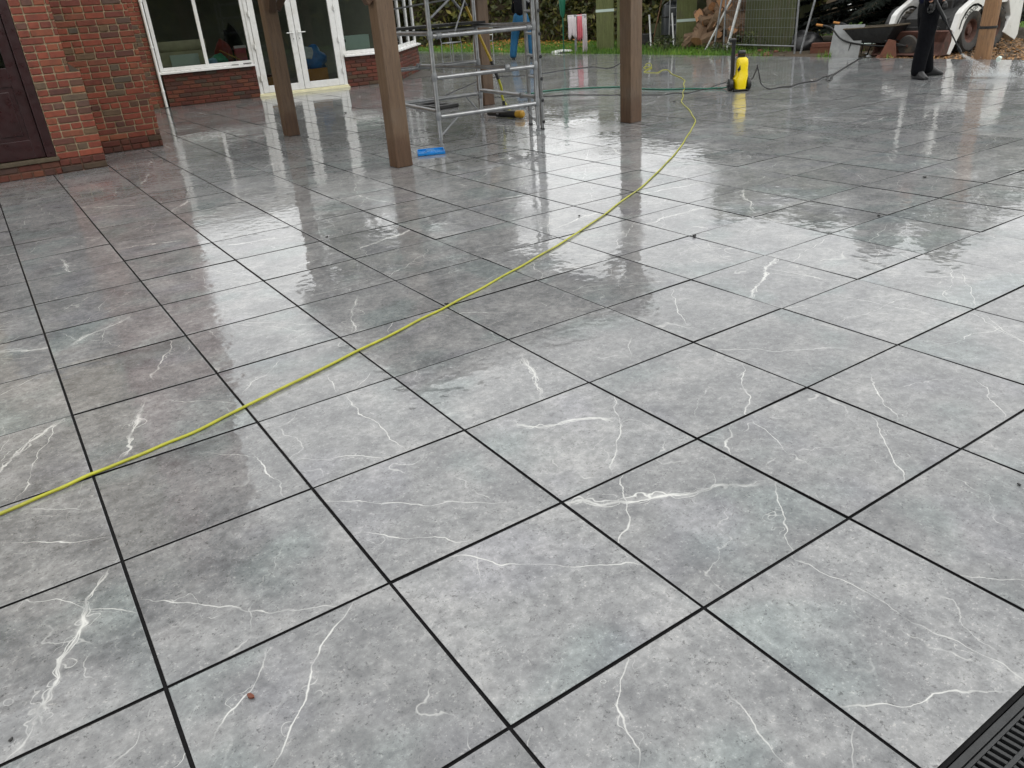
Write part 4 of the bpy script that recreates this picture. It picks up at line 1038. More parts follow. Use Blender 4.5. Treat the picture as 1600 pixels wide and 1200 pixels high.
for k in range(3200):
    e = hit0.lerp(hit1, rw.random()**1.2)+Vector((rw.gauss(0, .05), rw.gauss(0, .06), 0)); h = min(.26, abs(rw.gauss(0, .028))*(1+rw.random()*2.2))
    drop(e+Vector((rw.gauss(0, .2)*h, rw.gauss(0, .4)*h, h+.005)), rw.uniform(.0009, .0026), Vector((rw.gauss(0, .4), rw.gauss(0, .4), 1)))
o = stuff(m.build('water_spray', t.m, None)); o['label'] = 'fine white water spray hitting the paving below the lance'

# second worker behind the scaffold
JB = dict(pelvis=(0, 0, .98), belly=(.05, 0, 1.14), chest=(.16, 0, 1.36), neck=(.23, 0, 1.52), head0=(.26, 0, 1.57), head=(.30, 0, 1.66),
    shL=(.16, .19, 1.43), elL=(.26, .27, 1.18), wrL=(.46, .2, 1.12), shR=(.16, -.19, 1.43), elR=(.26, -.27, 1.18), wrR=(.46, -.20, 1.1),
    hipL=(0, .12, .92), knL=(.05, .22, .50), anL=(0, .27, .09), hipR=(0, -.12, .92), knR=(.05, -.22, .50), anR=(0, -.27, .09), toL=(.13, .30, .04), toR=(.13, -.30, .04))
person('person', 'person in bright blue trousers and dark top behind the scaffold tower', (12.82, 16.95, 0), R_(40), JB, dict(skin=M_SKIN, hair=M_HAIR, trousers=M_BTROUS, jacket=M_TROUS))
# ------------------------------------------------------------------ garden edge: leaning slab, pole, wheelbarrow
sl = MB(); sl.box(-.31, .31, -.011, .011, 0, .60).build('leaning_slab', M_CONC, None, bevel=.003)
sl = bpy.data.objects['leaning_slab']; tag(sl, 'grey paving slab leaning upright at the far edge of the paving', 'paving slab')
sl.location = (14.62, 8.44, -.032); sl.rotation_euler = (R_(-12), 0, R_(-84))
po = thing('timber_pole', 'thick round timber pole standing in front of the white loader', 'pole', (14.56, 5.72, -.035))
MB().path([(0, 0, -.2), (.01, 0, .6), (.02, -.01, 1.5), (.03, -.02, 2.4)], [.135, .128, .122, .115], 20).build('shaft', M_POLE, po, True)
for z, a in ((.5, 0), (1.1, 0)): MB().lathe([(.136, 0), (.138, .02), (.136, .04)], (.008, 0, z), n=20).build('band', M_DKMET, po, True)
# wheelbarrow, wheel to the right
bar_ = thing('wheelbarrow', 'dark old wheelbarrow with orange grips behind the paving edge', 'wheelbarrow', (14.92, 8.05, -.035), R_(-86))
tray_p = [(-.42, .30, .50), (.52, .26, .54), (.40, .16, .27), (-.24, .18, .25)]
m = MB()
top = [(-.44, -.32, .52), (.56, -.27, .56), (.56, .27, .56), (-.44, .32, .52)]; bot = [(-.22, -.19, .26), (.34, -.16, .26), (.34, .16, .26), (-.22, .19, .26)]
ti_ = [(x*.97, y*.97, z-.002) for x, y, z in top]; bi = [(x*.95, y*.95, z+.012) for x, y, z in bot]
m.add(top+bot+ti_+bi, [(0,1,5,4), (1,2,6,5), (2,3,7,6), (3,0,4,7), (4,5,6,7), (8,12,13,9), (9,13,14,10), (10,14,15,11), (11,15,12,8), (12,15,14,13), (0,8,9,1), (1,9,10,2), (2,10,11,3), (3,11,8,0)])
m.build('tray', M_DKMET, bar_)
MB().path([top[0], top[1], top[2], top[3], top[0]], .014, 8).build('rim', M_STONE, bar_, True)
for s in (-1, 1):
    MB().path(catmull([(-.92, s*.30, .60), (-.72, s*.29, .55), (-.45, s*.26, .32), (.1, s*.2, .22), (.72, s*.07, .20)], 5), .016, 10).build('handle', M_DKMET, bar_, True)
    MB().path([(-1.04, s*.305, .615), (-.90, s*.30, .597)], .022, 12).build('grip', M_CARD, bar_, True)
    MB().path([(-.30, s*.23, .28), (-.34, s*.25, .02), (-.20, s*.24, .02), (-.1, s*.2, .24)], .013, 8).build('leg', M_DKMET, bar_, True)
    MB().tube((.35, s*.18, .3), (.70, s*.075, .20), .012).build('stay', M_DKMET, bar_, True)
w_ = MB().lathe([(.12, -.045), (.17, -.04), (.19, 0), (.17, .04), (.12, .045)], (.72, 0, .192), (0, 1, 0), 24).build('wheel', M_RUBBER, bar_, True)
MB().lathe([(.02, -.06), (.03, -.035), (.125, -.03), (.125, .03), (.03, .035), (.02, .06)], (.72, 0, .192), (0, 1, 0), 20).build('rim', M_RUST, w_, True)
o = MB().prism([(-.16, -.02, 0), (.16, -.02, 0), (.10, -.02, .30), (-.03, -.02, .33)], (0, .04, 0)).build('roof_tile', M_TERRA, None, bevel=.006)
tag(o, 'orange terracotta tile propped beside the wheelbarrow wheel', 'tile'); o.location = (14.70, 7.55, -.03); o.rotation_euler = (R_(-10), 0, R_(-70))
def prop(name, label, cat, loc, rz, m, material, bevel=.004, smooth=False, rx=0, group=None):
    o = m.build(name, material, None, smooth, bevel); o.location = loc; o.rotation_euler = (rx, 0, rz); return tag(o, label, cat, group)
prop('timber_block', 'rough brown timber block left of the leaning slab', 'timber block', (15.55, 9.62, -.03), R_(-60), MB().box(-.22, .22, -.12, .12, 0, .12).box(-.2, .21, -.13, .09, .122, .20), M_TERRA)
o = blob('rubbish_sack', 'black rubbish sack lying left of the timber block', 'sack', (16.25, 10.55, -.04), (.42, .3, .28), M_BLACKP, 12)
prop('white_board', 'thin white board lying on the soil beside the slab', 'board', (15.9, 9.2, .10), R_(-50), MB().box(-.5, .5, -.1, .1, 0, .025), M_PALE, rx=R_(6))
MB_ = MB().box(-.52, .52, -.14, .14, 0, .135)
prop('timber_block', 'low dark timber baulk lying under the white board', 'timber block', (15.92, 9.22, -.036), R_(-50), MB_, M_BARK, .01)
bk = thing('bottle', 'small clear bottle lying beside the timber pole', 'bottle', (14.52, 5.42, .005), R_(20))
MB().lathe([(.03, 0), (.036, .01), (.036, .16), (.014, .21), (.014, .235)], (-.1, 0, 0), (1, 0, 0), 14).build('body', M_PALE, bk, True)
MB().lathe([(.017, .2355), (.017, .26)], (-.1, 0, 0), (1, 0, 0), 12).build('cap', M_BLACKP, bk, True)

# ------------------------------------------------------------------ skid-steer loader: faces -x (towards the paving)
lo = thing('skid_steer_loader', 'white compact skid steer loader with rusty bucket parked on bark', 'loader', (15.78, 6.62, -.035))
# side seen is -y; machine 1.35 wide from y = 0 to y = 1.35; x = 0 is the front axle
def tyre(x, y):
    w = MB().lathe([(.20, -.10), (.23, -.12), (.33, -.125), (.375, -.09), (.385, 0), (.375, .09), (.33, .125), (.23, .12), (.20, .10), (.20, -.10)], (x, y, .385), (0, 1, 0), 32, False).build('wheel', M_RUBBER, lo, True)
    MB().lathe([(.04, -.09), (.07, -.085), (.08, -.05), (.15, -.04), (.175, -.09), (.205, -.105), (.207, .1), (.05, .1)], (x, y, .385), (0, 1, 0), 24).build('rim', M_RUST, w, True)
    lug = MB()
    for k in range(18):
        a = 2*math.pi*k/18
        for sg in (-1, 1):
            c = Vector((x+math.cos(a+sg*.09)*.385, y+sg*.055, .385+math.sin(a+sg*.09)*.385))
            lug.bar(c-Vector((0, .05, 0)), c+Vector((0, .05, 0)), .045, .03, (math.cos(a), 0, math.sin(a)))
    lug.build('tread', M_RUBBER, w)
for y in (.12, 1.25):
    tyre(0, y); tyre(.83, y)
body = MB(); body.prism([(-.35, .27, .30), (1.35, .27, .30), (1.35, .27, .95), (.2, .27, .95), (-.35, .27, .62)], (0, .83, 0)).build('chassis', M_DKMET, lo)
for y0 in (-.02, 1.22):
    yy = y0
    tower = MB(); tower.prism([(1.10, yy, .28), (1.62, yy, .10), (1.70, yy, .20), (1.66, yy, 1.30), (1.45, yy, 1.62), (1.18, yy, 1.62), (1.05, yy, .95), (1.28, yy, .55)], (0, .16, 0)).build('rear_tower', M_WPAINT, lo, bevel=.012)
    arm = MB(); arm.prism([(1.55, yy+.02, 1.42), (1.45, yy+.02, 1.58), (-.36, yy+.02, .78), (-.46, yy+.02, .70), (-.66, yy+.02, .16), (-.70, yy+.02, .04), (-.60, yy+.02, .02), (-.52, yy+.02, .14), (-.27, yy+.02, .50)], (0, .11, 0)).build('lift_arm', M_WPAINT, lo, bevel=.012)
    g = MB(); 
    for k in range(9):
        a0_, a1_ = math.pi*(.06+.10*k), math.pi*(.06+.10*(k+1))
        p = [(.42*math.cos(a0_), .385+.42*math.sin(a0_)), (.42*math.cos(a1_), .385+.42*math.sin(a1_)), (.46*math.cos(a1_), .385+.46*math.sin(a1_)), (.46*math.cos(a0_), .385+.46*math.sin(a0_))]
        g.prism([(x, yy+.02, z) for x, z in p], (0, .24, 0))
    g.build('wheel_arch', M_DKMET, lo)
    MB().box(-.05, 1.2, yy+.03, yy+.22, .80, .845).build('side_rail', M_WPAINT, lo, bevel=.01)
    MB().tube((.95, yy+.2, .72), (.1, yy+.2, 1.0), .035, n=12).tube((.1, yy+.2, 1.0), (-.18, yy+.18, 1.02), .02, n=10).build('hydraulic_ram', M_ALU2, lo, True)
MB().box(.25, 1.3, .3, 1.08, .95, 1.1).build('engine_cover', M_WPAINT, lo, bevel=.03)
MB().box(-.1, .4, .36, 1.02, .62, .95).box(.3, .45, .4, .98, .95, 1.5).build('seat', M_BLACKP, lo, bevel=.04)
cab = MB()
for (x, y) in ((-.15, .33), (-.15, 1.05), (1.0, .33), (1.0, 1.05)): cab.box(x-.03, x+.03, y-.03, y+.03, .95, 1.98)
cab.box(-.2, 1.05, .28, 1.10, 1.98, 2.05); cab.build('cab_frame', M_WPAINT, lo, bevel=.01)
bkt = MB(); bkt.prism([(-.55, .03, .03), (-.98, .03, .03), (-1.0, .03, .05), (-.72, .03, .09), (-.64, .03, .24), (-.68, .03, .42), (-.62, .03, .44), (-.55, .03, .24)], (0, 1.3, 0))
bk_ = bkt.build('bucket', M_RUST, lo)
for y in (.008, 1.332): MB().prism([(-.60, y, .03), (-.95, y, .04), (-.76, y, .40), (-.64, y, .43)], (0, .02, 0)).build('side_plate', M_RUST, bk_)
MB().box(-.60, -.52, .3, 1.05, .08, .5).build('quick_hitch', M_DKMET, lo, bevel=.01)
MB().box(1.40, 1.60, -.024, -.021, .98, 1.06).build('red_plate', M_RED, lo)
# lettering along the lift arm
cu = bpy.data.curves.new('lettering', 'FONT'); cu.body = 'Bobcat'; cu.size = .15; cu.extrude = .001; cu.shear = .2
to = bpy.data.objects.new('tmp', cu); COL.objects.link(to)
dg = bpy.context.evaluated_depsgraph_get(); me = bpy.data.meshes.new_from_object(to.evaluated_get(dg)); bpy.data.objects.remove(to)
me.materials.clear(); me.materials.append(M_BLACKP)
le = bpy.data.objects.new('lettering', me); COL.objects.link(le); le.parent = lo
le.location = (-.31, -.003, .60); le.rotation_euler = (R_(90), R_(-24), 0)

# ------------------------------------------------------------------ open timber store, logs, poles, barrel
st = thing('timber_store', 'open green stained timber store behind the far edge of the paving', 'shed', (16.6, 14.4, -.035))
def vpost(name, px, py, w, h, z1, m, rz): 
    o = MB().box(-w/2, w/2, -h/2, h/2, 0, z1).build(name, m, st, bevel=.006); o.location = Vector((px, py, -.035))-st.location; o.rotation_euler = (0, 0, rz); return o
SA = math.atan2(-6.5, .6)
b1 = vpost('front_board', 15.80, 17.05, .50, .06, 2.4, M_GREENW, R_(-50))
b2 = vpost('front_board', 17.10, 15.15, .54, .06, 2.4, M_GREENW, R_(-50))
for b, z in ((b1, 1.0), (b2, .62)): MB().box(-.26, .26, -.036, -.032, z, z+.07).build('white_band', M_PALE, b)
vpost('corner_post', 16.02, 16.72, .09, .09, 2.5, M_GREENW, R_(-50)); vpost('corner_post', 16.10, 10.85, .09, .09, 2.5, M_OLIVE, R_(-50))
p0, p1 = Vector((16.55, 12.62, 0)), Vector((16.13, 10.92, 0))
for k in range(10):
    a, b = p0.lerp(p1, k/10), p0.lerp(p1, (k+.96)/10)
    mdl = (a+b)/2; o = vpost('cladding_board', mdl.x, mdl.y, (b-a).length, .022, 2.3, M_OLIVE, math.atan2((b-a).y, (b-a).x))
p0, p1 = Vector((17.9, 17.4, 0)), Vector((18.6, 12.2, 0))
for k in range(16):
    a, b = p0.lerp(p1, k/16), p0.lerp(p1, (k+.96)/16)
    mdl = (a+b)/2; vpost('back_board', mdl.x, mdl.y, (b-a).length, .022, 2.0 if k > 4 else .55, M_OLIVE, math.atan2((b-a).y, (b-a).x))
MB().prism([(15.5, 17.6, 2.5), (15.7, 10.6, 2.5), (18.9, 10.8, 2.2), (18.6, 18.0, 2.2)], (0, 0, .06)).build('roof', M_OLIVE, st, local=False)
# logs
rl = random.Random(21)
for k in range(64):
    L = rl.uniform(.35, .8); r = rl.uniform(.07, .17); u = rl.random(); lev = rl.random()**.8
    x, y = 16.15+rl.uniform(0, 1.1)*(1-.4*lev)+.35*lev, 12.75+1.55*(.08+.84*u); z = .04+lev*1.15*(1-abs(u-.55)*.8)
    n = 9; pr = [r*rl.uniform(.75, 1.15) for _ in range(n)]
    bm = bmesh.new(); rings = []
    for s in range(5):
        rr = []
        for j in range(n):
            a = 2*math.pi*j/n; q = pr[j]*(1+.10*rl.uniform(-1, 1))*(1 if 0 < s < 4 else .92)
            rr.append(bm.verts.new((L*(s/4-.5), q*math.cos(a)+.05*r*s, q*math.sin(a))))
        rings.append(rr)
    for s in range(4):
        for j in range(n): bm.faces.new((rings[s][j], rings[s][(j+1) % n], rings[s+1][(j+1) % n], rings[s+1][j]))
    e0 = bm.faces.new(list(reversed(rings[0]))); e1 = bm.faces.new(rings[4]); e0.material_index = e1.material_index = 1
    bmesh.ops.recalc_face_normals(bm, faces=bm.faces)
    me = bpy.data.meshes.new('log'); bm.to_mesh(me); bm.free(); me.materials.append(M_LOG); me.materials.append(M_LOGEND)
    o = bpy.data.objects.new('log', me); COL.objects.link(o)
    o.location = (x, y, max(z, r*.9-.03)); o.rotation_euler = (rl.uniform(0, 6), rl.gauss(0, .45), rl.uniform(-.2, 3.3))
    tag(o, 'rough split log in the heap beside the olive boards', 'log', 'split logs heaped in the timber store')
# leaning poles
def lean(name, label, p0, p1, r, m, cat='pole', group=None):
    p0 = Vector(p0); o = MB().tube((0, 0, 0), Vector(p1)-p0, r, n=10).build(name, m, None, True); o.location = p0; return tag(o, label, cat, group)
lean('metal_pole', 'bright metal pole leaning left of the washer against the log heap, thickest of three', (15.95, 12.62, -.03), (16.25, 12.30, 1.9), .034, M_WHITE)
lean('metal_pole', 'thin metal pole slanting across the log heap from low left', (15.98, 13.35, -.03), (16.25, 12.42, 1.7), .024, M_WHITE)
lean('metal_pole', 'grey metal pole upright in front of the split logs', (15.95, 13.05, -.03), (16.2, 12.95, 1.9), .022, M_ALU2)
# ladder rails leaning in the store
ldr = thing('aluminium_steps', 'aluminium steps standing in the store beside the dark barrel', 'steps', (16.9, 15.6, -.03))
for dx, dy in ((0, 0), (.10, -.17)):
    MB().tube((dx, dy, 0), (dx+.05, dy+.02, 1.9), .022, n=10).build('stile', M_ALU, ldr, True)
for z in (.12, .55, .98, 1.4): MB().tube((0, 0, z), (.12, -.16, z), .014, n=8).build('rung', M_ALU, ldr, True)
lean('white_batten', 'short white batten leaning left of the aluminium steps', (16.55, 15.95, -.03), (16.75, 16.25, .80), .025, M_WHITE, 'batten')
lean('white_batten', 'short white batten leaning right of the aluminium steps', (16.75, 15.25, -.03), (16.9, 15.5, .82), .025, M_WHITE, 'batten')
lean('broom_handle', 'brown wooden handle leaning left of the dark barrel', (16.85, 16.25, -.03), (17.25, 16.1, 1.7), .018, M_POLE, 'handle')
bl = thing('barrel', 'dark grey barrel standing inside the timber store', 'barrel', (17.45, 15.95, -.035))
MB().lathe([(.30, .02), (.36, .03), (.37, .1), (.38, .45), (.37, .9), (.33, 1.05), (.2, 1.14), (.05, 1.16)], n=32).build('shell', mat('barrel_grey', lin(54,58,62), .4, .2, 6), bl, True)
for z in (.3, .75): MB().lathe([(.382, z-.02), (.395, z), (.382, z+.02)], n=32).build('hoop', M_DKMET, bl, True)
prop('crate', 'dark slatted crate in the shade of the store left of the post', 'crate', (16.75, 16.6, -.035), R_(-50), MB().box(-.35, .35, -.25, .25, 0, .08).box(-.35, .35, -.25, .25, .1, .2).box(-.35, .35, -.25, .25, .22, .34).box(-.34, .34, -.24, .24, .08, .33), M_DKMET, .004)
# temporary fence: tubes and wire mesh in front of the log heap
fe = thing('mesh_fence', 'galvanised temporary mesh fence panel in front of the olive store wall', 'fence', (15.55, 11.0, -.035))
A_, B_ = Vector((15.75, 12.55, 0)), Vector((15.30, 10.12, 0))
for p in (A_, B_): MB().tube((p.x, p.y, -.03), (p.x, p.y, 2.0), .021, n=10).build('upright', M_ALU2, fe, True, local=False)
for z in (.12, 1.98): MB().tube((A_.x, A_.y, z), (B_.x, B_.y, z), .016, n=8).build('rail', M_ALU2, fe, True, local=False)
m = MB()
for k in range(1, 26):
    p = A_.lerp(B_, k/26); m.tube((p.x, p.y, .12), (p.x, p.y, 1.98), .0022, n=4, cap=False)
for k in range(1, 10):
    z = .12+k*.186; m.tube((A_.x, A_.y, z), (B_.x, B_.y, z), .0022, n=4, cap=False)
m.build('wire_mesh', M_ALU2, fe, local=False)
lean('fence_pole', 'grey fence pole leaning at the right end of the mesh fence', (15.32, 9.98, -.03), (15.62, 9.72, 2.0), .022, M_ALU2)

# ------------------------------------------------------------------ things on the lawn
pp = thing('parasol_pole', 'dark green folded parasol on a pole at the edge of the lawn', 'parasol', (14.55, 17.40, -.035))
MB().tube((0, 0, 0), (.02, 0, 2.4), .019, n=10).build('pole', M_GREENP, pp, True)
MB().lathe([(.03, .95), (.07, 1.05), (.10, 1.4), (.05, 2.3)], n=10).build('canopy', M_GREENP, pp, True); MB().lathe([(.14, 0), (.14, .05), (.03, .07)], n=18).build('base', M_DKMET, pp, True)
aw = thing('clothes_airer', 'metal stand draped with pale and pink cloths at the lawn edge', 'airer', (14.62, 16.85, -.035), R_(-35))
for x in (-.05, .22): MB().box(x-.03, x+.03, -.03, .03, 0, 1.0 if x < 0 else .95).build('upright', M_ALU2, aw, bevel=.006)
MB().tube((-.25, 0, .97), (.25, 0, .97), .02, n=8).build('rail', M_ALU, aw, True)
def drape(name, x0, x1, m, seed, zlow):
    v, f = [], []; nx, nz = 14, 16
    for iz in range(nz+1):
        for ix in range(nx+1):
            u, t_ = ix/nx, iz/nz; x = x0+(x1-x0)*u; a = t_*2-1
            z = 1.0-(abs(a)**1.1)*(1.0-zlow+.12*mnoise.noise(Vector((u*3, seed, 0)))); y = .035*math.copysign(1, a)*min(1, abs(a)*6)+a*.05+.03*math.sin(u*17+seed)*abs(a)
            v.append((x+.02*mnoise.noise(Vector((u*2, t_*3, seed))), y, z))
    for iz in range(nz):
        for ix in range(nx): k = iz*(nx+1)+ix; f.append((k, k+1, k+nx+2, k+nx+1))
    o = MB().add(v, f).build(name, m, None, True); s = o.modifiers.new('solid', 'SOLIDIFY'); s.thickness = .008; o.location = aw.location; o.rotation_euler = (0, 0, R_(-35)); return o
tag(drape('cloth', -.25, -.02, M_CLOTH, 1, .45), 'pale grey cloth hanging over the metal stand on the left', 'cloth')
tag(drape('cloth', .0, .14, M_PINK, 2, .35), 'pink cloth hanging over the metal stand beside the pale one', 'cloth')
tag(drape('cloth', .14, .26, M_CLOTH, 5, .02), 'long pale cloth trailing to the ground from the metal stand', 'cloth')
prop('lid', 'flat white lid lying on the grass beside the parasol pole', 'lid', (14.75, 17.75, -.03), 0, MB().lathe([(.30, .02), (.32, .035), (.29, .07), (.05, .10)], n=24), M_WHITE, 0, True)
def chair(label, loc, rz):
    c = thing('garden_chair', label, 'chair', loc, rz, 'metal garden chairs behind the scaffold')
    MB().box(-.22, .22, -.22, .22, .43, .455).build('seat', M_ALU2, c, bevel=.006)
    for x in (-.21, .21):
        MB().path([(x, -.21, 0), (x, -.22, .44)], .013, 8).build('leg', M_ALU, c, True); MB().path([(x, .24, 0), (x, .22, .45), (x, .30, .92)], .013, 8).build('leg', M_ALU, c, True)
        MB().path([(x, -.2, .45), (x, -.18, .64), (x, .25, .66)], .012, 8).build('armrest', M_ALU, c, True)
    for z in (.6, .7, .8, .9): MB().tube((-.21, .24+(z-.45)*.15, z), (.21, .24+(z-.45)*.15, z), .009, n=8).build('back_slat', M_WHITE, c, True)
chair('metal garden chair nearer the conservatory corner, behind the scaffold', (12.9, 20.9, -.035), R_(20))
chair('metal garden chair nearer the timber post, behind the scaffold', (13.3, 19.7, -.035), R_(-60))
sp = thing('marker_post', 'white marker post with red top standing on the lawn', 'post', (24.3, 17.05, -.035))
MB().box(-.12, .12, -.04, .04, 0, .62).build('board', M_PALE, sp, bevel=.01); MB().box(-.16, .16, -.05, .05, .622, .74).build('red_cap', M_RED, sp, bevel=.02)
gn = thing('lawn_ornament', 'small red and white ornament on the lawn', 'ornament', (25.1, 17.0, -.035))
MB().lathe([(.20, 0), (.24, .08), (.20, .22), (.10, .34)], n=18).build('body', M_RED, gn, True); MB().lathe([(.12, .3), (.13, .4), (.09, .48)], n=14).build('face', M_CLOTH, gn, True); MB().lathe([(.10, .485), (.05, .6), (.01, .76)], n=14).build('cap', M_CLOTH, gn, True)
prop('bucket', 'pale blue bucket on the lawn under the spruce branches', 'bucket', (24.5, 15.7, -.035), 0, MB().lathe([(.20, 0), (.26, .36), (.28, .37), (.28, .40), (.24, .40), (.18, .05), (.01, .04)], n=20), mat('pale_blue', lin(110,160,176), .5, .1, 6), 0, True)
prop('balance_ball', 'large white ball on the lawn left of the spruce', 'ball', (23.8, 15.0, -.035), 0, MB().lathe([(.01, 0)]+[(.42*math.sin(math.pi*k/14), .42-.42*math.cos(math.pi*k/14)) for k in range(1, 14)]+[(.01, .84)], n=28), M_WHITE, 0, True)
bpy.data.objects['balance_ball'].location.z = -.06
for k, (x, y, s) in enumerate(((21.5, 7.9, .32), (22.1, 7.4, .26), (20.9, 7.5, .22), (22.6, 8.2, .3))):
    blob('rock', 'pale garden rock on the grass behind the white loader', 'rock', (x, y, -.07), (s, s*.8, s*.9), M_CONC, 30+k, 'pale rocks behind the loader')

# ------------------------------------------------------------------ vegetation
rv = random.Random(77)
def leaf(V, F, p, s, n_=None, asp=.6):
    n_ = Vector((rv.gauss(0,1), rv.gauss(0,1), rv.gauss(0,1))).normalized() if n_ is None else n_
    a = n_.orthogonal().normalized(); a.rotate(Matrix.Rotation(rv.uniform(0, 6.28), 3, n_)); b = n_.cross(a)
    k = len(V); a = a*s; b = b*s*asp
    V += [p-a, p+b*.8, p+a, p-b*.8]; F.append((k, k+1, k+2, k+3))
def mass(name, V, F, m, parent=None):
    me = bpy.data.meshes.new(name); me.from_pydata([tuple(v) for v in V], [], F); me.update(); me.materials.append(m)
    o = bpy.data.objects.new(name, me); COL.objects.link(o)
    if parent: o.parent = parent
    return o
def crown(center, rad, n, s, clumps):
    V, F = [], []; C_ = []
    for _ in range(clumps):
        d = Vector((rv.gauss(0,1), rv.gauss(0,1), rv.gauss(0,1))).normalized()*rv.random()**.4
        C_.append((Vector((d.x*rad[0], d.y*rad[1], d.z*rad[2]))+Vector(center), rv.uniform(.16, .34)*min(rad)))
    for _ in range(n):
        c, r = rv.choice(C_); d = Vector((rv.gauss(0,1), rv.gauss(0,1), rv.gauss(0,.8))).normalized()*r*rv.uniform(.55, 1.1)
        leaf(V, F, c+d, s*rv.uniform(.6, 1.3))
    return V, F, C_
def tree(label, loc, h, w, n=5200, s=.16, m=None, cl=46, low=.22):
    t = thing('tree', label, 'tree', loc, 0, 'trees standing beyond the garden')
    V, F, C_ = crown((0, 0, h*(.5+low/2)), (w, w, h*(.5-low/2)), n, s, cl)
    mass('crown', V, F, m or M_TREE, t)
    tk = MB(); tk.path([(0, 0, -.1), (.05, 0, h*.25), (-.05, .08, h*.5), (0, 0, h*.8)], [.26*h/8, .19*h/8, .13*h/8, .03], 12)
    for c, r in C_[:14]:
        z0 = min(h*.7, max(h*.2, c.z*.62)); tk.path([(0, 0, z0), (c.x*.5, c.y*.5, (z0+c.z)/2+.1), tuple(c)], [.08, .05, .015], 6)
    tk.build('trunk', M_BARK, t, True)
    return t
def hedge(label, p0, p1, h, w, n, s=.10, m=None):
    p0, p1 = Vector(p0), Vector(p1); t = thing('hedge', label, 'hedge', (p0+p1)/2)
    L = (p1-p0).length; d = (p1-p0)/L; sd_ = Vector((-d.y, d.x, 0)); V, F = [], []
    for _ in range(n):
        u = rv.random(); hh = h*(1+.22*mnoise.noise(Vector((u*L*.5, 3, 0)))); ww = w*(1+.3*mnoise.noise(Vector((u*L*.8, 9, 0))))
        z = rv.random()**.75*hh; side = rv.choice((-1, 1))*ww*(1-.35*(z/hh)**3)*rv.uniform(.55, 1.08)
        if rv.random() < .25: z = hh*rv.uniform(.9, 1.06); side = rv.uniform(-1, 1)*ww*.7
        leaf(V, F, d*(u-.5)*L+sd_*(side/2)+Vector((0, 0, z)), s*rv.uniform(.6, 1.4))
    mass('foliage', V, F, m or M_HEDGE, t)
    core = MB(); core.bar(d*(-L/2+.1)+Vector((0, 0, h*.42)), d*(L/2-.1)+Vector((0, 0, h*.42)), w*.55, h*.84)
    core.build('stems', M_BARK, t)
hedge('dark olive hedge far behind the pergola and scaffold', (9.0, 35.0, -.035), (21.5, 26.5, -.035), 3.2, 1.8, 16000, .14)
hedge('olive hedge directly behind the open timber store', (18.7, 24.0, -.035), (20.9, 13.2, -.035), 2.6, 1.4, 17000, .11)
tree('tall dark tree behind the conservatory roof, leftmost of the garden trees', (14.0, 31.5, -.035), 10.5, 3.4, 7000, .2)
tree('tall tree behind the scaffold right of the conservatory', (18.2, 30.0, -.035), 9.5, 3.0, 6500, .2)
tree('bushy tree behind the olive hedge near the timber store', (26.5, 24.5, -.035), 5.2, 2.8, 4200, .2)
tree('broad tree on the far lawn behind the timber store', (32.0, 22.5, -.035), 9.6, 4.0, 6000, .22)
tree('broad tree on the far lawn behind the spruce', (36.0, 18.0, -.035), 10.5, 4.4, 6400, .24)
tree('low tree on the far lawn at the right behind the loader', (36.0, 12.5, -.035), 6.4, 3.6, 4600, .22)
hedge('long far hedge closing the lawn at the horizon', (38.0, 44.0, -.035), (62.0, 4.0, -.035), 3.0, 3.0, 9000, .35)
hedge('tall unseen hedge added behind the viewer to darken the window reflections', (-16.0, -13.0, -.035), (20.0, -13.5, -.035), 4.4, 2.0, 7000, .4)  # added out of view so the conservatory glass reflects something dark
# spruce: low sweeping dark branches
spr = thing('spruce_tree', 'dark spruce with low sweeping branches behind the wheelbarrow', 'tree', (19.1, 9.9, -.035))
MB().path([(0, 0, -.1), (0, 0, .8), (.03, .02, 2.6), (0, 0, 5.5)], [.19, .165, .10, .02], 14).build('trunk', M_BARK, spr, True)
V, F = [], []; br = MB()
for k in range(230):
    z = .42+4.9*(k/230)**1.3; L = 2.7*(1-(z-.72)/4.9)*rv.uniform(.75, 1.08)+.15; a = k*2.39996+rv.uniform(-.2, .2)
    dr_ = Vector((math.cos(a), math.sin(a), 0)); P = []
    for q in range(6):
        t_ = q/5; P.append(dr_*L*t_+Vector((0, 0, z+.12*math.sin(t_*3)-.36*t_*t_*(L/2.6)+.14*t_**3)))
    br.path(P, [.03*(1-.8*q/5)*(L/2.6)+.004 for q in range(6)], 5, False)
    sdv = dr_.cross(Vector((0, 0, 1)))
    for q in range(int(130*L/2.6)+10):
        t_ = rv.random()**.7; i = min(4, int(t_*5)); c = P[i].lerp(P[i+1], t_*5-i)
        tw = sdv*rv.choice((-1, 1))*rv.uniform(.05, .42)*(1.1-t_*.7)+dr_*rv.uniform(.0, .18)+Vector((0, 0, -rv.uniform(.0, .10)))
        k0 = len(V); e = c+tw; n_ = Vector((0, 0, 1)); wv = tw.cross(n_).normalized()*.028
        V += [c-wv, c+wv, e+wv*.4, e-wv*.4]; F.append((k0, k0+1, k0+2, k0+3))
        k0 = len(V); wv = Vector((0, 0, .03)); V += [c-wv, c+wv, e+wv*.3, e-wv*.5]; F.append((k0, k0+1, k0+2, k0+3))
mass('crown', V, F, M_SPRUCE, spr); br.build('branch', M_BARK, spr)
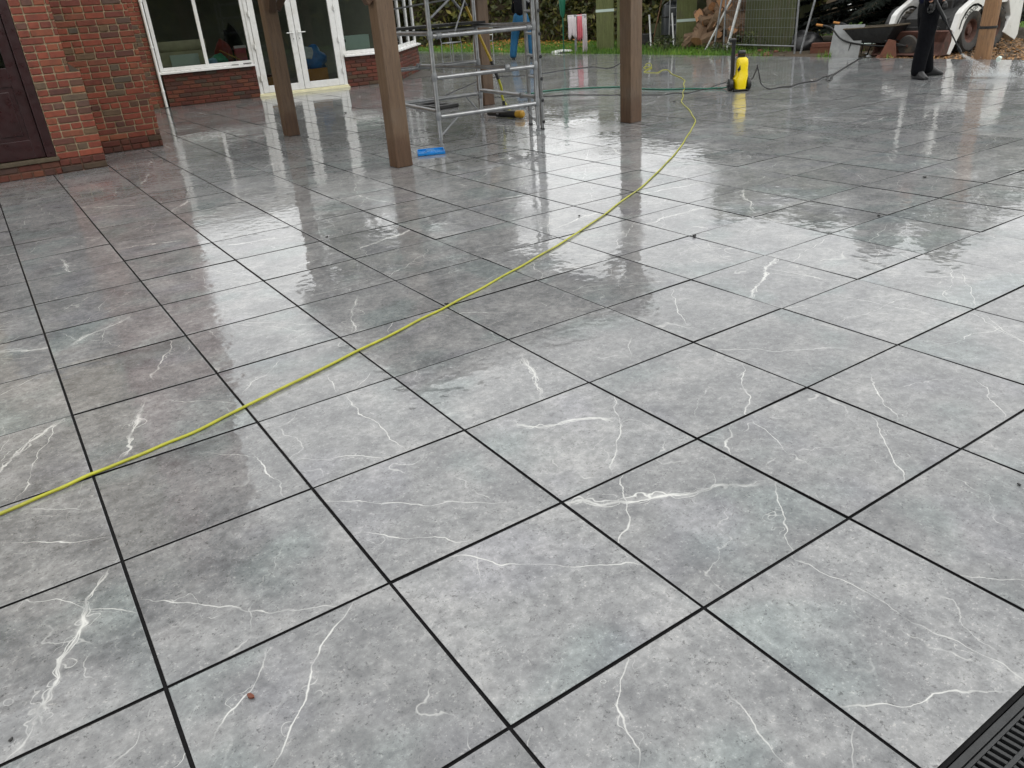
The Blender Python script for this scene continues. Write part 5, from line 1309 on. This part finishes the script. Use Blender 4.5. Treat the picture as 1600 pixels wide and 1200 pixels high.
# grass
V, F = [], []
def bare(x, y):
    if (x-19.1)**2+(y-9.9)**2 < 10.5 or (16 < x < 19 and 7 < y < 12): return True      # no grass blades around the spruce
    if y < 7.4 and x < 18.4: return True                        # bark bed
    if 7.4 <= y < 11.6 and x < 16.6 and mnoise.noise(Vector((x*1.3, y*1.3, 0))) > -.25: return True
    return False
for _ in range(60000):
    x = 14.42+13*rv.random()**1.7; y = rv.uniform(3.0, 27.0)
    if bare(x, y): continue
    near = x < 17.2; h = rv.uniform(.03, .10)*(1.8 if near and rv.random() < .35 else 1); a = rv.uniform(0, 6.28); w = .007+.0006*(x-10)
    k = len(V); dx, dy = math.cos(a)*w, math.sin(a)*w; lx, ly = rv.gauss(0, .03), rv.gauss(0, .03)
    V += [Vector((x-dx, y-dy, -.04)), Vector((x+dx, y+dy, -.04)), Vector((x+lx, y+ly, h-.035))]; F.append((k, k+1, k+2))
for _ in range(14000):
    x = 14.2+9*rv.random(); y = rv.uniform(16.5, 30); h = rv.uniform(.03, .09); a = rv.uniform(0, 6.28); w = .016
    if x < 14.42: continue
    k = len(V); dx, dy = math.cos(a)*w, math.sin(a)*w
    V += [Vector((x-dx, y-dy, -.04)), Vector((x+dx, y+dy, -.04)), Vector((x+rv.gauss(0, .03), y+rv.gauss(0, .03), h-.035))]; F.append((k, k+1, k+2))
o = stuff(mass('grass', V, F, M_GRASS)); o['label'] = 'green lawn grass beyond the far edge of the paving'
nd = MB(); k = 40
nd.prism([(19.1+3.3*math.cos(2*math.pi*i/k)*(1+.1*math.sin(i*1.7)), 9.9+3.3*math.sin(2*math.pi*i/k)*(1+.1*math.cos(i*2.3)), -.1) for i in range(k)], (0, 0, .072))
struct(nd.build('bare_dark_ground', mat('bare_dark_ground', lin(58,50,34), .95, .4, 10, bump=.8, bscale=40)))  # flat disc of dark brown ground around the spruce trunk
# bark mulch
V, F = [], []
for _ in range(9000):
    x = 14.42+4.2*rv.random(); y = rv.uniform(2.0, 7.6)
    leaf(V, F, Vector((x, y, -.028+abs(rv.gauss(0, .012)))), rv.uniform(.015, .05), Vector((rv.gauss(0, .45), rv.gauss(0, .45), 1)).normalized(), .4)
o = stuff(mass('bark_mulch', V, F, M_CHIP)); o['label'] = 'orange brown bark mulch around the pole and loader'
struct(MB().box(14.405, 18.6, 1.5, 7.65, -.2, -.029).box(14.405, 16.7, 7.651, 11.4, -.2, -.0295).build('soil', M_SOIL))
V, F = [], []
for _ in range(4500):
    x, y = rv.gauss(19.5, 2.2), rv.gauss(24.0, 2.4)
    if x < 14.6: continue
    leaf(V, F, Vector((x, y, -.01+abs(rv.gauss(0, .03)))), rv.uniform(.03, .07), Vector((rv.gauss(0, .4), rv.gauss(0, .4), 1)).normalized())
o = stuff(mass('fallen_leaves', V, F, M_AUTUMN)); o['label'] = 'orange fallen leaves lying under the dark hedge'
def weed(label, loc, n, h, s):
    t = thing('weed', label, 'plant', loc, 0, 'weeds at the paving edge'); V, F = [], []
    for _ in range(n):
        a = rv.uniform(0, 6.28); r = abs(rv.gauss(0, s)); p = Vector((math.cos(a)*r, math.sin(a)*r, h*rv.random()))
        leaf(V, F, p, rv.uniform(.02, .06), None, .4)
    mass('leaves', V, F, M_TREE, t); m = MB()
    for k in range(6): m.path([(0, 0, -.03), (rv.gauss(0, s*.5), rv.gauss(0, s*.5), h*.5), (rv.gauss(0, s), rv.gauss(0, s), h)], [.006, .005, .002], 5)
    m.build('stem', M_BARK, t)
weed('bushy green weed at the foot of the olive store wall', (15.9, 11.9, -.035), 420, .42, .28)
weed('low green weed behind the pressure washer', (15.4, 12.4, -.035), 200, .22, .25)
weed('leafy weed at the foot of the green board right of the post', (16.9, 15.6, -.035), 300, .3, .3)
weed('leafy weed left of the leaning metal poles', (15.6, 14.4, -.035), 260, .3, .35)
# debris on the soil
rd = random.Random(4)
for k in range(26):
    x, y = rd.uniform(14.5, 15.7), rd.uniform(7.6, 11.4)
    s = rd.uniform(.03, .09)
    blob('stone', 'small stone among the rubble beyond the paving edge', 'stone', (x, y, -.034), (s, s*.8, s*.6), rd.choice((M_CONC, M_TERRA, M_STONE)), 50+k, 'small stones along the paving edge')
# ------------------------------------------------------------------ scraps on the paving
def scrap(x, y, s, rz, label, m=M_LEAFBR):
    bm = bmesh.new(); bmesh.ops.create_circle(bm, cap_ends=True, segments=9, radius=1)
    for v in bm.verts:
        f = 1+.35*mnoise.noise(Vector((v.co.x*2+x*9, v.co.y*2+y*7, 0))); v.co = Vector((v.co.x*s*f, v.co.y*s*.6*f, s*.35*abs(v.co.x)))
    g_ = bmesh.ops.extrude_face_region(bm, geom=list(bm.faces)); bmesh.ops.translate(bm, vec=(0, 0, s*.45), verts=[e for e in g_['geom'] if isinstance(e, bmesh.types.BMVert)])
    bmesh.ops.recalc_face_normals(bm, faces=bm.faces)
    me = bpy.data.meshes.new('leaf_scrap'); bm.to_mesh(me); bm.free(); me.materials.append(m)
    o = bpy.data.objects.new('leaf_scrap', me); COL.objects.link(o); o.location = (x, y, .001); o.rotation_euler = (0, 0, rz); tag(o, label, 'leaf scrap')
scrap(0.161, -0.160, 0.010, 5.10, 'rusty brown leaf scrap on the near left tile beside a white vein', M_LEAFBR)
scrap(-0.324, 0.060, 0.006, 0.60, 'small dark scrap at the lower left corner of the paving', M_DKMET)
scrap(3.606, 1.761, 0.017, 3.50, 'dark leaf scrap on a joint below the yellow hose bend', M_DKMET)
scrap(4.736, 1.221, 0.013, 1.10, 'dark scrap on the right of the paving', M_DKMET)
scrap(1.820, 1.823, 0.012, 2.60, 'dark scrap touching the yellow hose in mid paving', M_DKMET)
scrap(5.899, 1.603, 0.016, 2.80, 'small dark scrap in front of the worker', M_DKMET)
scrap(4.990, 10.662, 0.022, 0.00, 'black scrap in front of the french doors', M_DKMET)
scrap(8.211, 6.594, 0.020, 5.80, 'dark scrap left of the yellow hose end', M_DKMET)
scrap(5.262, 7.331, 0.018, 1.00, 'dark scrap under the scaffold tower', M_DKMET)
scrap(1.872, 3.650, 0.012, 3.70, 'dark scrap on the paving left of the near timber post', M_DKMET)
scrap(3.438, 2.726, 0.010, 3.50, 'tiny dark scrap just left of the hose in mid paving', M_DKMET)
scrap(2.326, -0.816, 0.006, 4.40, 'tiny dark scrap at the right edge of the near paving', M_DKMET)
